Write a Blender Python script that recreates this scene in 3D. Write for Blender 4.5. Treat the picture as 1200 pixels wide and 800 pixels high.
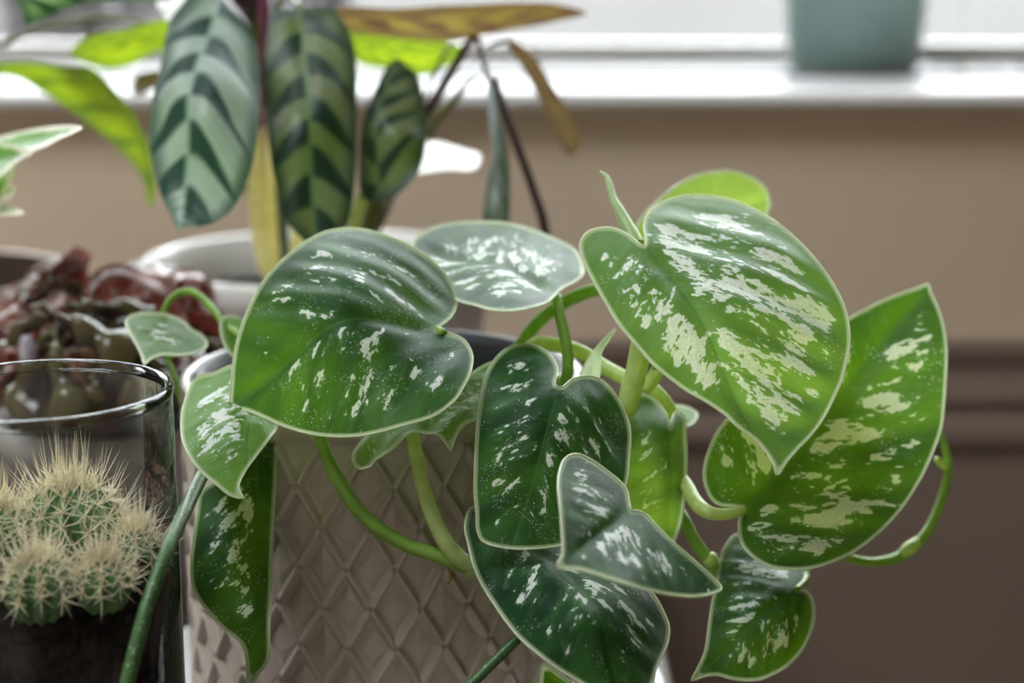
import bpy, bmesh, math, random
import numpy as np
from mathutils import Vector, Matrix, geometry

random.seed(7)
for o in list(bpy.data.objects):
    bpy.data.objects.remove(o)
SC = bpy.context.scene
COL = SC.collection

# ------------------------------------------------------------------ camera
F = 2000.0                      # focal length in pixels of the 1200x800 frame
CAM = Vector((0, 0, 0.245))     # above the table top (z = 0)
PITCH = math.radians(12.3)
cam_d = bpy.data.cameras.new('camera')
cam = bpy.data.objects.new('camera', cam_d)
COL.objects.link(cam)
cam.location = CAM
cam.rotation_euler = (math.radians(90) - PITCH, 0, 0)
cam_d.sensor_width = 36
cam_d.lens = 36 * F / 1200
cam_d.clip_start = 0.02
cam_d.dof.use_dof = True
cam_d.dof.focus_distance = 0.430
cam_d.dof.aperture_fstop = 7.6
SC.camera = cam
RIGHT = Vector((1, 0, 0))
UP = Vector((0, math.sin(PITCH), math.cos(PITCH)))
FWD = Vector((0, math.cos(PITCH), -math.sin(PITCH)))

def P(x, y, d):
    """point seen at pixel (x, y), d metres along the lens axis"""
    x, y, d = float(x), float(y), float(d)
    return CAM + d * (FWD + RIGHT * ((x - 600) / F) - UP * ((y - 400) / F))

# ------------------------------------------------------------------ sky, light, exposure
w = bpy.data.worlds.new('overcast_sky')
SC.world = w
w.use_nodes = True
bg = w.node_tree.nodes['Background']
bg.inputs[0].default_value = (0.93, 0.97, 1.0, 1)
bg.inputs[1].default_value = 6.0
WX0, WX1, WZ0, WZ1 = -1.05, 0.72, 0.1835, 1.62      # window opening
pl = bpy.data.lights.new('window_portal', 'AREA')
pl.shape = 'RECTANGLE'
pl.size = WX1 - WX0
pl.size_y = WZ1 - WZ0
pl.cycles.is_portal = True
po = bpy.data.objects.new('window_portal', pl)
COL.objects.link(po)
po.location = ((WX0 + WX1) / 2, 1.19, (WZ0 + WZ1) / 2)
po.rotation_euler = (math.radians(-90), 0, 0)
KX0, KX1, KY0, KY1 = -1.45, -0.30, -0.45, 0.40        # unseen skylight, added to light the leaves from above
pl3 = bpy.data.lights.new('added_skylight_portal', 'AREA')
pl3.shape = 'RECTANGLE'
pl3.size = KX1 - KX0
pl3.size_y = KY1 - KY0
pl3.cycles.is_portal = True
po3 = bpy.data.objects.new('added_skylight_portal', pl3)
COL.objects.link(po3)
po3.location = ((KX0 + KX1) / 2, (KY0 + KY1) / 2, 1.90)
SC.view_settings.view_transform = 'Standard'
SC.view_settings.look = 'None'
SC.view_settings.gamma = 1
SC.view_settings.use_curve_mapping = False
SC.view_settings.exposure = 1.5
SC.cycles.use_denoising = True
SC.cycles.max_bounces = 14
SC.cycles.diffuse_bounces = 6
SC.cycles.glossy_bounces = 6
SC.cycles.transmission_bounces = 10
SC.cycles.transparent_max_bounces = 16
SC.cycles.sample_clamp_indirect = 6

# ------------------------------------------------------------------ helpers: objects
def tag(o, label=None, cat=None, group=None, kind=None):
    if label: o['label'] = label
    if cat: o['category'] = cat
    if group: o['group'] = group
    if kind: o['kind'] = kind
    return o

def empty(name, loc, label, cat, group=None):
    o = bpy.data.objects.new(name, None)
    COL.objects.link(o)
    o.empty_display_size = 0.02
    o.location = loc
    return tag(o, label, cat, group)

def mesh_obj(name, verts, faces, mat, parent=None, smooth=True):
    me = bpy.data.meshes.new(name)
    me.from_pydata([tuple(v) for v in verts], [], [tuple(f) for f in faces])
    me.update()
    if smooth:
        me.polygons.foreach_set('use_smooth', [True] * len(me.polygons))
    if mat: me.materials.append(mat)
    o = bpy.data.objects.new(name, me)
    COL.objects.link(o)
    if parent is not None:
        put(o, parent)
    return o

def put(o, parent):
    """parent o (built in world space) and keep its world place"""
    o.parent = parent
    if parent.type == 'EMPTY':
        o.matrix_parent_inverse = Matrix.Translation(parent.location).inverted()

def box_data(x0, x1, y0, y1, z0, z1):
    v = [(x, y, z) for x in (x0, x1) for y in (y0, y1) for z in (z0, z1)]
    f = [(0, 1, 3, 2), (4, 6, 7, 5), (0, 4, 5, 1), (2, 3, 7, 6), (0, 2, 6, 4), (1, 5, 7, 3)]
    return v, f

def boxes(name, bs, mat, parent=None, bevel=0.0, kind=None):
    V, Fc = [], []
    for b in bs:
        v, f = box_data(*b)
        k = len(V)
        V += v
        Fc += [tuple(i + k for i in q) for q in f]
    o = mesh_obj(name, V, Fc, mat, parent, smooth=False)
    if bevel:
        m = o.modifiers.new('bevel', 'BEVEL'); m.width = bevel; m.segments = 3
    if kind: o['kind'] = kind
    return o

def lathe(name, prof, cx, cy, mat, parent=None, n=96, z0=0.0):
    """closed or open profile [(r, z)...] turned about (cx, cy)"""
    V, Fc = [], []
    m = len(prof)
    for i in range(n):
        a = 2 * math.pi * i / n
        for r, z in prof:
            V.append((cx + r * math.cos(a), cy + r * math.sin(a), z0 + z))
    for i in range(n):
        j = (i + 1) % n
        for k in range(m - 1):
            Fc.append((i * m + k, j * m + k, j * m + k + 1, i * m + k + 1))
    o = mesh_obj(name, V, Fc, mat, parent)
    bm = bmesh.new(); bm.from_mesh(o.data)
    bmesh.ops.remove_doubles(bm, verts=bm.verts, dist=1e-6)
    bmesh.ops.recalc_face_normals(bm, faces=bm.faces)
    bm.to_mesh(o.data); bm.free()
    o.data.polygons.foreach_set('use_smooth', [True] * len(o.data.polygons))
    return o

def catmull(pts, n, closed=False):
    pts = np.array(pts, float)
    if closed:
        ext = np.vstack([pts[-1], pts, pts[0], pts[1]])
    else:
        ext = np.vstack([2 * pts[0] - pts[1], pts, 2 * pts[-1] - pts[-2]])
    out = []
    segs = len(ext) - 3
    per = 8
    for i in range(segs):
        p0, p1, p2, p3 = ext[i:i + 4]
        for k in range(per):
            t = k / per
            out.append(0.5 * ((2 * p1) + (-p0 + p2) * t + (2 * p0 - 5 * p1 + 4 * p2 - p3) * t * t
                              + (-p0 + 3 * p1 - 3 * p2 + p3) * t ** 3))
    out.append(ext[-2])
    out = np.array(out)
    if n is None: return out
    s = np.r_[0, np.cumsum(np.linalg.norm(np.diff(out, axis=0), axis=1))]
    tt = np.linspace(0, s[-1], n + 1 if closed else n)
    r = np.stack([np.interp(tt, s, out[:, k]) for k in range(out.shape[1])], 1)
    return r[:-1] if closed else r

def tube_data(path, radii, seg=10, closed=False, cap=True):
    path = [Vector(p) for p in path]
    n = len(path)
    V, Fc = [], []
    nrm = None
    for i in range(n):
        a = path[(i - 1) % n] if (closed or i > 0) else path[i]
        b = path[(i + 1) % n] if (closed or i < n - 1) else path[i]
        t = (b - a).normalized()
        if nrm is None:
            nrm = t.orthogonal().normalized()
        nrm = (nrm - t * nrm.dot(t))
        nrm = nrm.normalized() if nrm.length > 1e-9 else t.orthogonal().normalized()
        bi = t.cross(nrm)
        for k in range(seg):
            c = 2 * math.pi * k / seg
            V.append(path[i] + (nrm * math.cos(c) + bi * math.sin(c)) * radii[i])
    for i in range(n if closed else n - 1):
        j = (i + 1) % n
        for k in range(seg):
            l = (k + 1) % seg
            Fc.append((i * seg + k, i * seg + l, j * seg + l, j * seg + k))
    if cap and not closed:
        for i, e in ((0, 1), (n - 1, -1)):
            V.append(path[i]); c = len(V) - 1
            for k in range(seg):
                l = (k + 1) % seg
                Fc.append((c, i * seg + l, i * seg + k) if e > 0 else (c, i * seg + k, i * seg + l))
    return V, Fc

def stem(parent, name, pts, mat, n=None, seg=12):
    """pts: (px, py, depth, width in px) along the stem"""
    c = catmull(pts, n or max(16, 5 * len(pts)))
    path = [P(a, b, d) for a, b, d, _ in c]
    rad = [max(0.0002, q / 2 * d / F) for _, _, d, q in c]
    V, Fc = tube_data(path, rad, seg)
    return mesh_obj(name, V, Fc, mat, parent)

def tps(ctrl):
    C = np.array(ctrl, float)
    X = C[:, :2] / 100
    n = len(X)
    def K(A, B):
        r2 = ((A[:, None, :] - B[None]) ** 2).sum(-1)
        return np.where(r2 > 0, 0.5 * r2 * np.log(np.maximum(r2, 1e-12)), 0)
    M = np.zeros((n + 3, n + 3))
    M[:n, :n] = K(X, X) + np.eye(n) * 0.02
    M[:n, n] = 1; M[:n, n + 1:] = X
    M[n, :n] = 1; M[n + 1:, :n] = X.T
    sol = np.linalg.lstsq(M, np.r_[C[:, 2], 0, 0, 0], rcond=None)[0]
    def f(q):
        q = np.atleast_2d(np.array(q, float)) / 100
        return K(q, X) @ sol[:n] + sol[n] + q @ sol[n + 1:]
    return f

def smooth01(x): 
    x = np.clip(x, 0, 1)
    return x * x * (3 - 2 * x)

def leaf(parent, pts, base, tip, ctrl, mat, margin_mat=None, margin=1.0, step=6.0, quilt=0.0006,
         ribs=9.0, crease=0.0012, slant=0.8, name='leaf', n_out=None, props=None, wav=0.0):
    """a blade whose outline is seen at the given pixels and whose depth is interpolated
    from ctrl = [(px, py, depth)...]; gets vein relief, a midrib crease and a rounded rim"""
    out = catmull(pts, None, True)
    per = np.linalg.norm(np.diff(np.vstack([out, out[0]]), axis=0), axis=1).sum()
    n_out = n_out or int(max(40, min(220, per / 5)))
    out = catmull(pts, n_out, True)
    fd = tps(ctrl)
    lo, hi = out.min(0), out.max(0)
    gx, gy = np.meshgrid(np.arange(lo[0], hi[0], step), np.arange(lo[1], hi[1], step * 0.87))
    gx[1::2] += step / 2
    g = np.stack([gx.ravel(), gy.ravel()], 1)
    # inside test
    x, y = g[:, 0], g[:, 1]
    ins = np.zeros(len(g), bool)
    a = out; b = np.roll(out, -1, 0)
    for (x1, y1), (x2, y2) in zip(a, b):
        c = ((y1 > y) != (y2 > y))
        with np.errstate(divide='ignore', invalid='ignore'):
            c &= x < (x2 - x1) * (y - y1) / (y2 - y1 + 1e-12) + x1
        ins ^= c
    def dist(q):
        ab = b - a
        t = np.clip(((q[:, None] - a[None]) * ab[None]).sum(-1) / (ab ** 2).sum(-1)[None], 0, 1)
        return np.linalg.norm(q[:, None] - (a[None] + t[..., None] * ab[None]), axis=-1).min(1)
    g = g[ins]
    g = g[dist(g) > step * 0.45]
    allp = np.vstack([out, g])
    n = len(out)
    vv, ee, ff, *_ = geometry.delaunay_2d_cdt([Vector(p) for p in allp],
                                              [(i, (i + 1) % n) for i in range(n)], [], 1, 1e-4)
    q = np.array([(v.x, v.y) for v in vv])
    dd = fd(q)
    pos = np.array([P(px, py, d) for (px, py), d in zip(q, dd)])
    B = np.array(P(*base, float(fd(base)[0]))); T = np.array(P(*tip, float(fd(tip)[0])))
    L = np.linalg.norm(T - B)
    e1 = (T - B) / L
    cen = pos - pos.mean(0)
    nn = np.linalg.svd(cen, full_matrices=False)[2][2]
    nn = nn - e1 * nn.dot(e1); nn /= np.linalg.norm(nn)
    view = np.array(CAM) - pos.mean(0)
    if nn.dot(view) < 0: nn = -nn
    e2 = np.cross(nn, e1)
    lu = (pos - B) @ e1 / L
    lv = (pos - B) @ e2 / L
    edge = dist(q) * dd.mean() / F
    # vertex normals
    tri = [tuple(f) for f in ff]
    t = []
    for f in tri:
        for k in range(1, len(f) - 1): t.append((f[0], f[k], f[k + 1]))
    t = np.array(t)
    fn = np.cross(pos[t[:, 1]] - pos[t[:, 0]], pos[t[:, 2]] - pos[t[:, 0]])
    tow = (fn * (np.array(CAM) - pos[t[:, 0]])).sum(1)
    flip = tow.sum() < 0
    if flip: fn = -fn
    vn = np.zeros_like(pos)
    for k in range(3): np.add.at(vn, t[:, k], fn)
    vn /= np.linalg.norm(vn, axis=1)[:, None] + 1e-12
    av = np.abs(lv)
    qq = lu - slant * av
    mask = smooth01(edge / 0.006)
    ph_ = random.random() * 6
    off = quilt * .6 * np.sin(2 * math.pi * ribs * .55 * qq + 1.3 * np.sin(5 * lu + ph_) + np.where(lv > 0, 1.9, 0)) * smooth01(av / 0.2) * mask
    off += quilt * .6 * np.sin(9 * lu + ph_) * np.sin(8 * lv + 2 * ph_) * mask
    off -= crease * np.exp(-(lv / 0.035) ** 2) * mask * smooth01((lu + .1) / .2)
    if wav:
        off += wav * np.sin(11 * lu + 2 * np.sign(lv)) * smooth01(av / .2)
    pos = pos + vn * off[:, None]
    if flip: tri = [f[::-1] for f in tri]
    o = mesh_obj(name, pos, tri, mat, parent)
    for nm, arr in (('lu', lu), ('lv', lv), ('edge', edge)):
        at = o.data.attributes.new(nm, 'FLOAT', 'POINT')
        at.data.foreach_set('value', arr.astype(np.float32))
    sd = random.random() * 40
    o['seed'] = sd
    for k, v in (props or {}).items(): o[k] = v
    if margin_mat:
        idx = []
        key = {(round(v.x, 3), round(v.y, 3)): i for i, v in enumerate(vv)}
        path = [pos[key[(round(p[0], 3), round(p[1], 3))]] if (round(p[0], 3), round(p[1], 3)) in key
                else np.array(P(p[0], p[1], float(fd(p)[0]))) for p in out]
        r = margin * float(dd.mean()) / F
        V, Fc = tube_data(path, [r] * len(path), 6, closed=True)
        mesh_obj('leaf_margin', V, Fc, margin_mat, o)
    return o

# ------------------------------------------------------------------ helpers: materials
class NT:
    def __init__(self, name):
        self.m = bpy.data.materials.new(name)
        self.m.use_nodes = True
        self.t = self.m.node_tree
        self.t.nodes.clear()
        self.out = self.t.nodes.new('ShaderNodeOutputMaterial')
    def n(self, typ, **kw):
        x = self.t.nodes.new(typ)
        for k, v in kw.items(): setattr(x, k, v)
        return x
    def set(self, sock, v):
        if v is None: return
        if hasattr(v, 'is_output'): self.t.links.new(v, sock)
        else:
            if isinstance(v, (tuple, list)) and len(v) == 3 and sock.type == 'RGBA': v = (*v, 1)
            sock.default_value = v
    def math(self, op, a, b=None, c=None, clamp=False):
        x = self.n('ShaderNodeMath', operation=op, use_clamp=clamp)
        self.set(x.inputs[0], a); self.set(x.inputs[1], b); self.set(x.inputs[2], c)
        return x.outputs[0]
    def attr(self, name, typ='GEOMETRY'):
        x = self.n('ShaderNodeAttribute', attribute_name=name, attribute_type=typ)
        return x.outputs['Fac']
    def comb(self, x, y, z):
        c = self.n('ShaderNodeCombineXYZ')
        for i, v in enumerate((x, y, z)): self.set(c.inputs[i], v)
        return c.outputs[0]
    def coord(self, kind='Object'):
        return self.n('ShaderNodeTexCoord').outputs[kind]
    def noise(self, vec, scale, detail=2, rough=0.5, dist=0.0, color=False):
        x = self.n('ShaderNodeTexNoise')
        if vec is not None: self.set(x.inputs['Vector'], vec)
        self.set(x.inputs['Scale'], scale); self.set(x.inputs['Detail'], detail)
        self.set(x.inputs['Roughness'], rough); self.set(x.inputs['Distortion'], dist)
        return x.outputs[1 if color else 0]
    def step(self, v, a, b, lo=0.0, hi=1.0):
        x = self.n('ShaderNodeMapRange', interpolation_type='SMOOTHSTEP')
        self.set(x.inputs[0], v); self.set(x.inputs[1], a); self.set(x.inputs[2], b)
        self.set(x.inputs[3], lo); self.set(x.inputs[4], hi)
        return x.outputs[0]
    def mix(self, f, a, b):
        x = self.n('ShaderNodeMix', data_type='RGBA')
        self.set(x.inputs[0], f); self.set(x.inputs[6], a); self.set(x.inputs[7], b)
        return x.outputs[2]
    def bump(self, h, strength=0.3, dist=0.001):
        x = self.n('ShaderNodeBump')
        self.set(x.inputs['Strength'], strength); self.set(x.inputs['Distance'], dist)
        self.set(x.inputs['Height'], h)
        return x.outputs[0]
    def principled(self, color, rough=0.5, spec=0.5, normal=None, **kw):
        x = self.n('ShaderNodeBsdfPrincipled')
        self.set(x.inputs['Base Color'], color); self.set(x.inputs['Roughness'], rough)
        self.set(x.inputs['Specular IOR Level'], spec)
        if normal is not None: self.set(x.inputs['Normal'], normal)
        for k, v in kw.items(): self.set(x.inputs[k.replace('_', ' ')], v)
        return x.outputs[0]
    def translucent(self, color, normal=None):
        x = self.n('ShaderNodeBsdfTranslucent')
        self.set(x.inputs[0], color)
        if normal is not None: self.set(x.inputs['Normal'], normal)
        return x.outputs[0]
    def mixsh(self, f, a, b):
        x = self.n('ShaderNodeMixShader')
        self.set(x.inputs[0], f); self.set(x.inputs[1], a); self.set(x.inputs[2], b)
        return x.outputs[0]
    def done(self, sh):
        self.t.links.new(sh, self.out.inputs[0])
        return self.m

def simple(name, color, rough=0.5, spec=0.5, var=0.12, scale=30, bump=0.0, bscale=200, coat=0.0):
    t = NT(name)
    c = t.coord('Object')
    nz = t.noise(c, scale, 4)
    dk = tuple(x * (1 - var) for x in color); lt = tuple(min(1, x * (1 + var)) for x in color)
    col = t.mix(t.step(nz, .3, .7), dk, lt)
    nm = t.bump(t.noise(c, bscale, 4), bump, 0.001) if bump else None
    return t.done(t.principled(col, rough, spec, nm, Coat_Weight=coat, Coat_Roughness=0.08))

def mat_pothos():
    t = NT('satin_pothos_leaf')
    u, v, e = t.attr('lu'), t.attr('lv'), t.attr('edge')
    seed = t.attr('seed', 'OBJECT'); silver = t.attr('silver', 'OBJECT'); pale_lit = t.attr('pale_lit', 'OBJECT'); thin = t.attr('thin', 'OBJECT')  # per-leaf paling: new leaves, plus light put into colour on lit leaves
    av = t.math('ABSOLUTE', v)
    fine = t.noise(t.comb(u, v, seed), 34, 3)
    q = t.math('SUBTRACT', u, t.math('MULTIPLY', av, 0.75))
    vec = t.comb(t.math('MULTIPLY', q, 1.55), t.math('MULTIPLY', v, 1.0), seed)
    n1 = t.noise(vec, 7.2, 4, 0.60, 0.15)
    # sparser toward the rim and along the midrib
    rim = t.step(e, 0.0015, 0.006, -0.16, 0.0)
    mid = t.step(av, 0.01, 0.05, -0.12, 0.0)
    far = t.step(u, 0.55, 1.0, 0.0, -0.05)
    s = t.math('ADD', t.math('ADD', n1, rim), t.math('ADD', mid, far))
    s = t.math('ADD', s, t.math('MULTIPLY', t.math('SUBTRACT', fine, 0.5), 0.17))
    thr = t.math('SUBTRACT', 0.69, t.math('MULTIPLY', silver, 0.30))
    n2 = t.math('ADD', t.noise(vec, 17, 3, 0.6, 0.1), t.math('ADD', rim, t.math('MULTIPLY', mid, .6)))
    thr2 = t.math('SUBTRACT', 0.735, t.math('MULTIPLY', silver, 0.17))
    patch = t.math('MAXIMUM', t.step(s, thr, t.math('ADD', thr, 0.018)), t.step(n2, thr2, t.math('ADD', thr2, 0.02)))
    holes = t.step(t.noise(vec, 22, 2), 0.60, 0.635)
    patch = t.math('MULTIPLY', patch, t.math('SUBTRACT', 1.0, holes))
    # fleck halo and pin specks
    vo = t.n('ShaderNodeTexVoronoi'); t.set(vo.inputs['Vector'], t.comb(u, v, seed)); vo.inputs['Scale'].default_value = 75
    speck = t.math('MULTIPLY', t.step(vo.outputs['Distance'], 0.32, 0.20), t.step(t.noise(t.comb(u, v, seed), 9, 1), .52, .66))
    grain = t.noise(t.comb(u, v, seed), 130, 3, 0.75)
    tone = t.noise(vec, 3.0, 3)
    vein = t.step(t.math('ABSOLUTE', t.math('SUBTRACT', t.math('FRACT', t.math('MULTIPLY', q, 11)), 0.5)), 0.0, 0.10)
    g = t.mix(t.step(tone, .32, .68), (0.007, 0.038, 0.018), (0.028, 0.110, 0.028))
    g = t.mix(pale_lit, g, (0.12, 0.30, 0.05))
    g = t.mix(t.math('MULTIPLY', t.step(grain, .45, .75), 0.20), g, (0.16, 0.30, 0.17))
    g = t.mix(t.math('MULTIPLY', vein, 1.0), t.mix(.35, g, (0.01, 0.04, 0.012)), g)
    sil = t.mix(t.step(grain, .35, .65), (0.56, 0.63, 0.56), (0.84, 0.87, 0.82))
    halo = t.step(s, t.math('SUBTRACT', thr, .10), thr)
    g = t.mix(t.math('MULTIPLY', halo, 0.28), g, (0.16, 0.34, 0.16))
    col = t.mix(t.math('MAXIMUM', patch, t.math('MULTIPLY', speck, .6)), g, sil)
    midl = t.step(av, 0.003, 0.009, 0.5, 0.0)
    col = t.mix(midl, col, (0.09, 0.22, 0.06))
    rimc = t.step(e, 0.0004, 0.0011, 0.85, 0.0)
    col = t.mix(rimc, col, (0.45, 0.55, 0.30))
    tr = t.mix(t.step(tone, .3, .7), (0.12, 0.29, 0.003), (0.23, 0.46, 0.008))
    tr = t.mix(t.math('MULTIPLY', t.step(grain, .35, .7), .35), tr, (0.09, 0.24, 0.004))
    tr = t.mix(pale_lit, tr, (0.50, 0.74, 0.10))
    tr = t.mix(patch, tr, (0.62, 0.80, 0.05))
    tr = t.mix(midl, tr, (0.08, 0.20, 0.004))
    tr = t.mix(rimc, tr, (0.8, 0.9, 0.5))
    nm = t.bump(t.math('ADD', t.math('MULTIPLY', grain, .5), t.math('MULTIPLY', t.noise(vec, 14, 3), .8)), 0.35, 0.0006)
    p = t.principled(col, t.mix(patch, (.36,) * 3, (.42,) * 3), 0.11, nm, Sheen_Weight=0.0)
    return t.done(t.mixsh(t.math('SUBTRACT', .46, t.math('MULTIPLY', patch, .12)), p, t.translucent(t.mix(thin, (0.004, 0.012, 0.001), tr), nm)))

def mat_flesh(name, base, trans, fac=0.35, rough=0.4, speck=0.0, gscale=220):
    t = NT(name)
    c = t.coord('Object')
    nz = t.noise(c, gscale, 3)
    dk = tuple(x * .72 for x in base)
    col = t.mix(t.step(nz, .35, .65), dk, base)
    if speck:
        s = t.step(t.noise(c, 1500, 1), .66, .72)
        col = t.mix(t.math('MULTIPLY', s, speck), col, (0.55, 0.66, 0.5))
    nm = t.bump(t.noise(c, 900, 3), 0.25, 0.0004)
    return t.done(t.mixsh(fac, t.principled(col, rough, 0.5, nm), t.translucent(trans)))

def mat_calathea(name, pale, dark, trans, tdark, tf=0.22):
    t = NT(name)
    u, v, e = t.attr('lu'), t.attr('lv'), t.attr('edge')
    seed = t.attr('seed', 'OBJECT')
    av = t.math('ABSOLUTE', v)
    sgn = t.math('SIGN', v)
    wob = t.math('MULTIPLY', t.math('SUBTRACT', t.noise(t.comb(u, v, seed), 4, 2), .5), .06)
    q = t.math('ADD', t.math('SUBTRACT', u, t.math('MULTIPLY', t.math('POWER', av, 1.6), 2.7)), wob)
    ph = t.math('FRACT', t.math('ADD', t.math('MULTIPLY', q, 4.7), t.math('MULTIPLY', sgn, 0.24)))
    d = t.math('ABSOLUTE', t.math('SUBTRACT', ph, 0.5))
    wdt = t.step(av, 0.02, 0.24, 0.24, 0.03)
    stripe = t.step(d, t.math('ADD', wdt, .10), t.math('SUBTRACT', wdt, .05))
    rim = t.step(e, 0.001, 0.006, 1.0, 0.0)
    dk = t.math('MAXIMUM', stripe, t.math('MULTIPLY', rim, .75))
    lines = t.noise(t.comb(t.math('MULTIPLY', q, 30), v, seed), 3, 3)
    pl_ = t.mix(t.step(lines, .3, .7), tuple(x * .78 for x in pale), pale)
    col = t.mix(dk, pl_, dark)
    midl = t.step(av, 0.006, 0.014, 0.8, 0.0)
    col = t.mix(midl, col, tuple(x * .6 + y for x, y in zip(pale, (0.02, .09, .03))))
    tr = t.mix(dk, trans, tdark)
    nm = t.bump(t.noise(t.comb(t.math('MULTIPLY', q, 16), v, seed), 4, 3), 0.4, 0.0015)
    p = t.principled(col, 0.34, 0.4, nm)
    return t.done(t.mixsh(tf, p, t.translucent(tr)))

def mat_variegated():
    t = NT('variegated_leaf')
    v, e, u = t.attr('lv'), t.attr('edge'), t.attr('lu')
    nz = t.noise(t.comb(u, t.math('MULTIPLY', v, 4), t.attr('seed', 'OBJECT')), 5, 3)
    f = t.step(t.math('ADD', e, t.math('MULTIPLY', t.math('SUBTRACT', nz, .5), .004)), 0.0012, 0.0018)
    col = t.mix(f, (0.80, 0.80, 0.62), (0.07, 0.26, 0.03))
    tr = t.mix(f, (0.9, 0.88, 0.6), (0.25, 0.6, 0.03))
    return t.done(t.mixsh(0.42, t.principled(col, .4, .5), t.translucent(tr)))

def mat_wrinkled():
    t = NT('wrinkled_leaf')
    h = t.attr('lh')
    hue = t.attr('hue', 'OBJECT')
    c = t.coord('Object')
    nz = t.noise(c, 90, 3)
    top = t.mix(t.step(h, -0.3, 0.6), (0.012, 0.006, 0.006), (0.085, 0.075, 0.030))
    red = t.mix(t.step(nz, .3, .7), (0.06, 0.014, 0.011), (0.25, 0.065, 0.043))
    col = t.mix(hue, top, red)
    nm = t.bump(t.noise(c, 500, 3), .25, .0006)
    return t.done(t.mixsh(.16, t.principled(col, t.mix(hue, (.16,) * 3, (.42,) * 3), .4, nm), t.translucent((.35, .06, .04))))

def mat_thin_glass(name, tint=(0.97, 0.98, 0.97), ior=1.45, rough=0.0, dust=0.0):
    t = NT(name)
    fr = t.n('ShaderNodeFresnel'); fr.inputs[0].default_value = ior
    tr = t.n('ShaderNodeBsdfTransparent'); t.set(tr.inputs[0], tint)
    gl = t.n('ShaderNodeBsdfGlossy'); gl.inputs['Roughness'].default_value = rough
    sh = t.mixsh(fr.outputs[0], tr.outputs[0], gl.outputs[0])
    if dust:
        c = t.coord('Object')
        s = t.step(t.noise(c, 900, 2), .70, .78)
        hz = t.math('MULTIPLY', t.step(t.noise(c, 60, 4), .4, .8), .5)
        f = t.math('MULTIPLY', t.math('MAXIMUM', s, hz), dust)
        df = t.n('ShaderNodeBsdfDiffuse'); df.inputs[0].default_value = (.8, .8, .8, 1)
        sh = t.mixsh(f, sh, df.outputs[0])
    return t.done(sh)

def mat_glass(name):
    t = NT(name)
    x = t.n('ShaderNodeBsdfGlass')
    x.inputs['IOR'].default_value = 1.46; x.inputs['Roughness'].default_value = 0.0
    x.inputs[0].default_value = (.96, .98, .97, 1)
    return t.done(x.outputs[0])

def mat_soil(name, a, b):
    t = NT(name)
    c = t.coord('Object')
    nz = t.noise(c, 420, 5, .7)
    col = t.mix(t.step(nz, .35, .7), a, b)
    return t.done(t.principled(col, .9, .2, t.bump(t.noise(c, 700, 5, .7), .8, .002)))

def mat_wood(name, a, b, rough=.45):
    t = NT(name)
    mp = t.n('ShaderNodeMapping'); t.set(mp.inputs[0], t.coord('Object')); mp.inputs['Scale'].default_value = (3, 60, 60)
    nz = t.noise(mp.outputs[0], 2.2, 5, .6, .6)
    return t.done(t.principled(t.mix(t.step(nz, .3, .7), a, b), rough, .4, t.bump(nz, .15, .001)))

M = {}
M['pothos'] = mat_pothos()
M['margin'] = mat_flesh('leaf_margin', (0.72, 0.77, 0.62), (0.85, 0.92, 0.60), .45, .35)
M['stem'] = mat_flesh('pothos_stem', (0.24, 0.42, 0.07), (0.45, 0.65, 0.05), .3, .4)
M['stem_pale'] = mat_flesh('pothos_stem_pale', (0.56, 0.68, 0.28), (0.72, 0.86, 0.20), .35, .4)
M['stem_dark'] = mat_flesh('pothos_stem_dark', (0.055, 0.14, 0.035), (0.06, 0.16, 0.02), .12, .45, speck=.85)
M['bud'] = mat_flesh('rolled_leaf', (0.40, 0.52, 0.26), (0.6, 0.8, 0.25), .3, .4)
M['node_brown'] = simple('dry_node', (0.20, 0.12, 0.05), .8)
M['cal'] = mat_calathea('feathered_leaf_silver', (0.40, 0.49, 0.45), (0.010, 0.045, 0.035), (0.20, 0.40, 0.06), (0.02, 0.08, 0.02))
M['cal_dark'] = mat_calathea('feathered_leaf_shaded', (0.14, 0.175, 0.09), (0.008, 0.030, 0.020), (0.16, 0.26, 0.02), (0.02, 0.05, 0.01))  # darker copy of the silver leaf, less light put into its colour
M['cal_under'] = mat_calathea('feathered_leaf_purple_underside', (0.20, 0.11, 0.09), (0.09, 0.045, 0.045), (0.34, 0.26, 0.035), (0.13, 0.07, 0.03), .4)
M['cal_backlit'] = mat_calathea('feathered_leaf_backlit_underside', (0.17, 0.24, 0.04), (0.06, 0.10, 0.03), (0.40, 0.54, 0.012), (0.14, 0.24, 0.015), .5)  # same leaf, with backlight put into its lime colour
M['cal_stem'] = mat_flesh('plum_stem', (0.07, 0.03, 0.035), (0.12, 0.04, 0.05), .15, .4)
M['cal_stem_yellow'] = mat_flesh('yellow_sheath', (0.86, 0.82, 0.54), (0.95, 0.9, 0.5), .5, .45)
M['cal_stem_olive'] = mat_flesh('olive_stem', (0.16, 0.17, 0.04), (0.3, 0.35, 0.04), .25, .45)
M['cal_stem_teal'] = mat_flesh('blue_green_stem', (0.09, 0.19, 0.13), (0.1, 0.25, 0.1), .2, .45)
M['cal_stem_pink'] = mat_flesh('magenta_stem', (0.32, 0.10, 0.20), (0.5, 0.15, 0.25), .3, .45)
M['cream_leaf'] = mat_flesh('cream_leaf', (0.85, 0.83, 0.78), (0.9, 0.88, 0.8), .4, .4)
M['varieg'] = mat_variegated()
M['wrinkle'] = mat_wrinkled()
M['wrinkle_stem'] = mat_flesh('pink_petiole', (0.42, 0.22, 0.22), (0.5, 0.2, 0.2), .25, .35)
M['wrinkle_pale'] = mat_flesh('pale_lilac_stem', (0.55, 0.50, 0.56), (0.6, 0.5, 0.6), .25, .3)
M['ceramic'] = simple('taupe_glazed_ceramic', (0.47, 0.40, 0.345), .30, .45, .06, 60, .06, 250, coat=.12)
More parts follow.
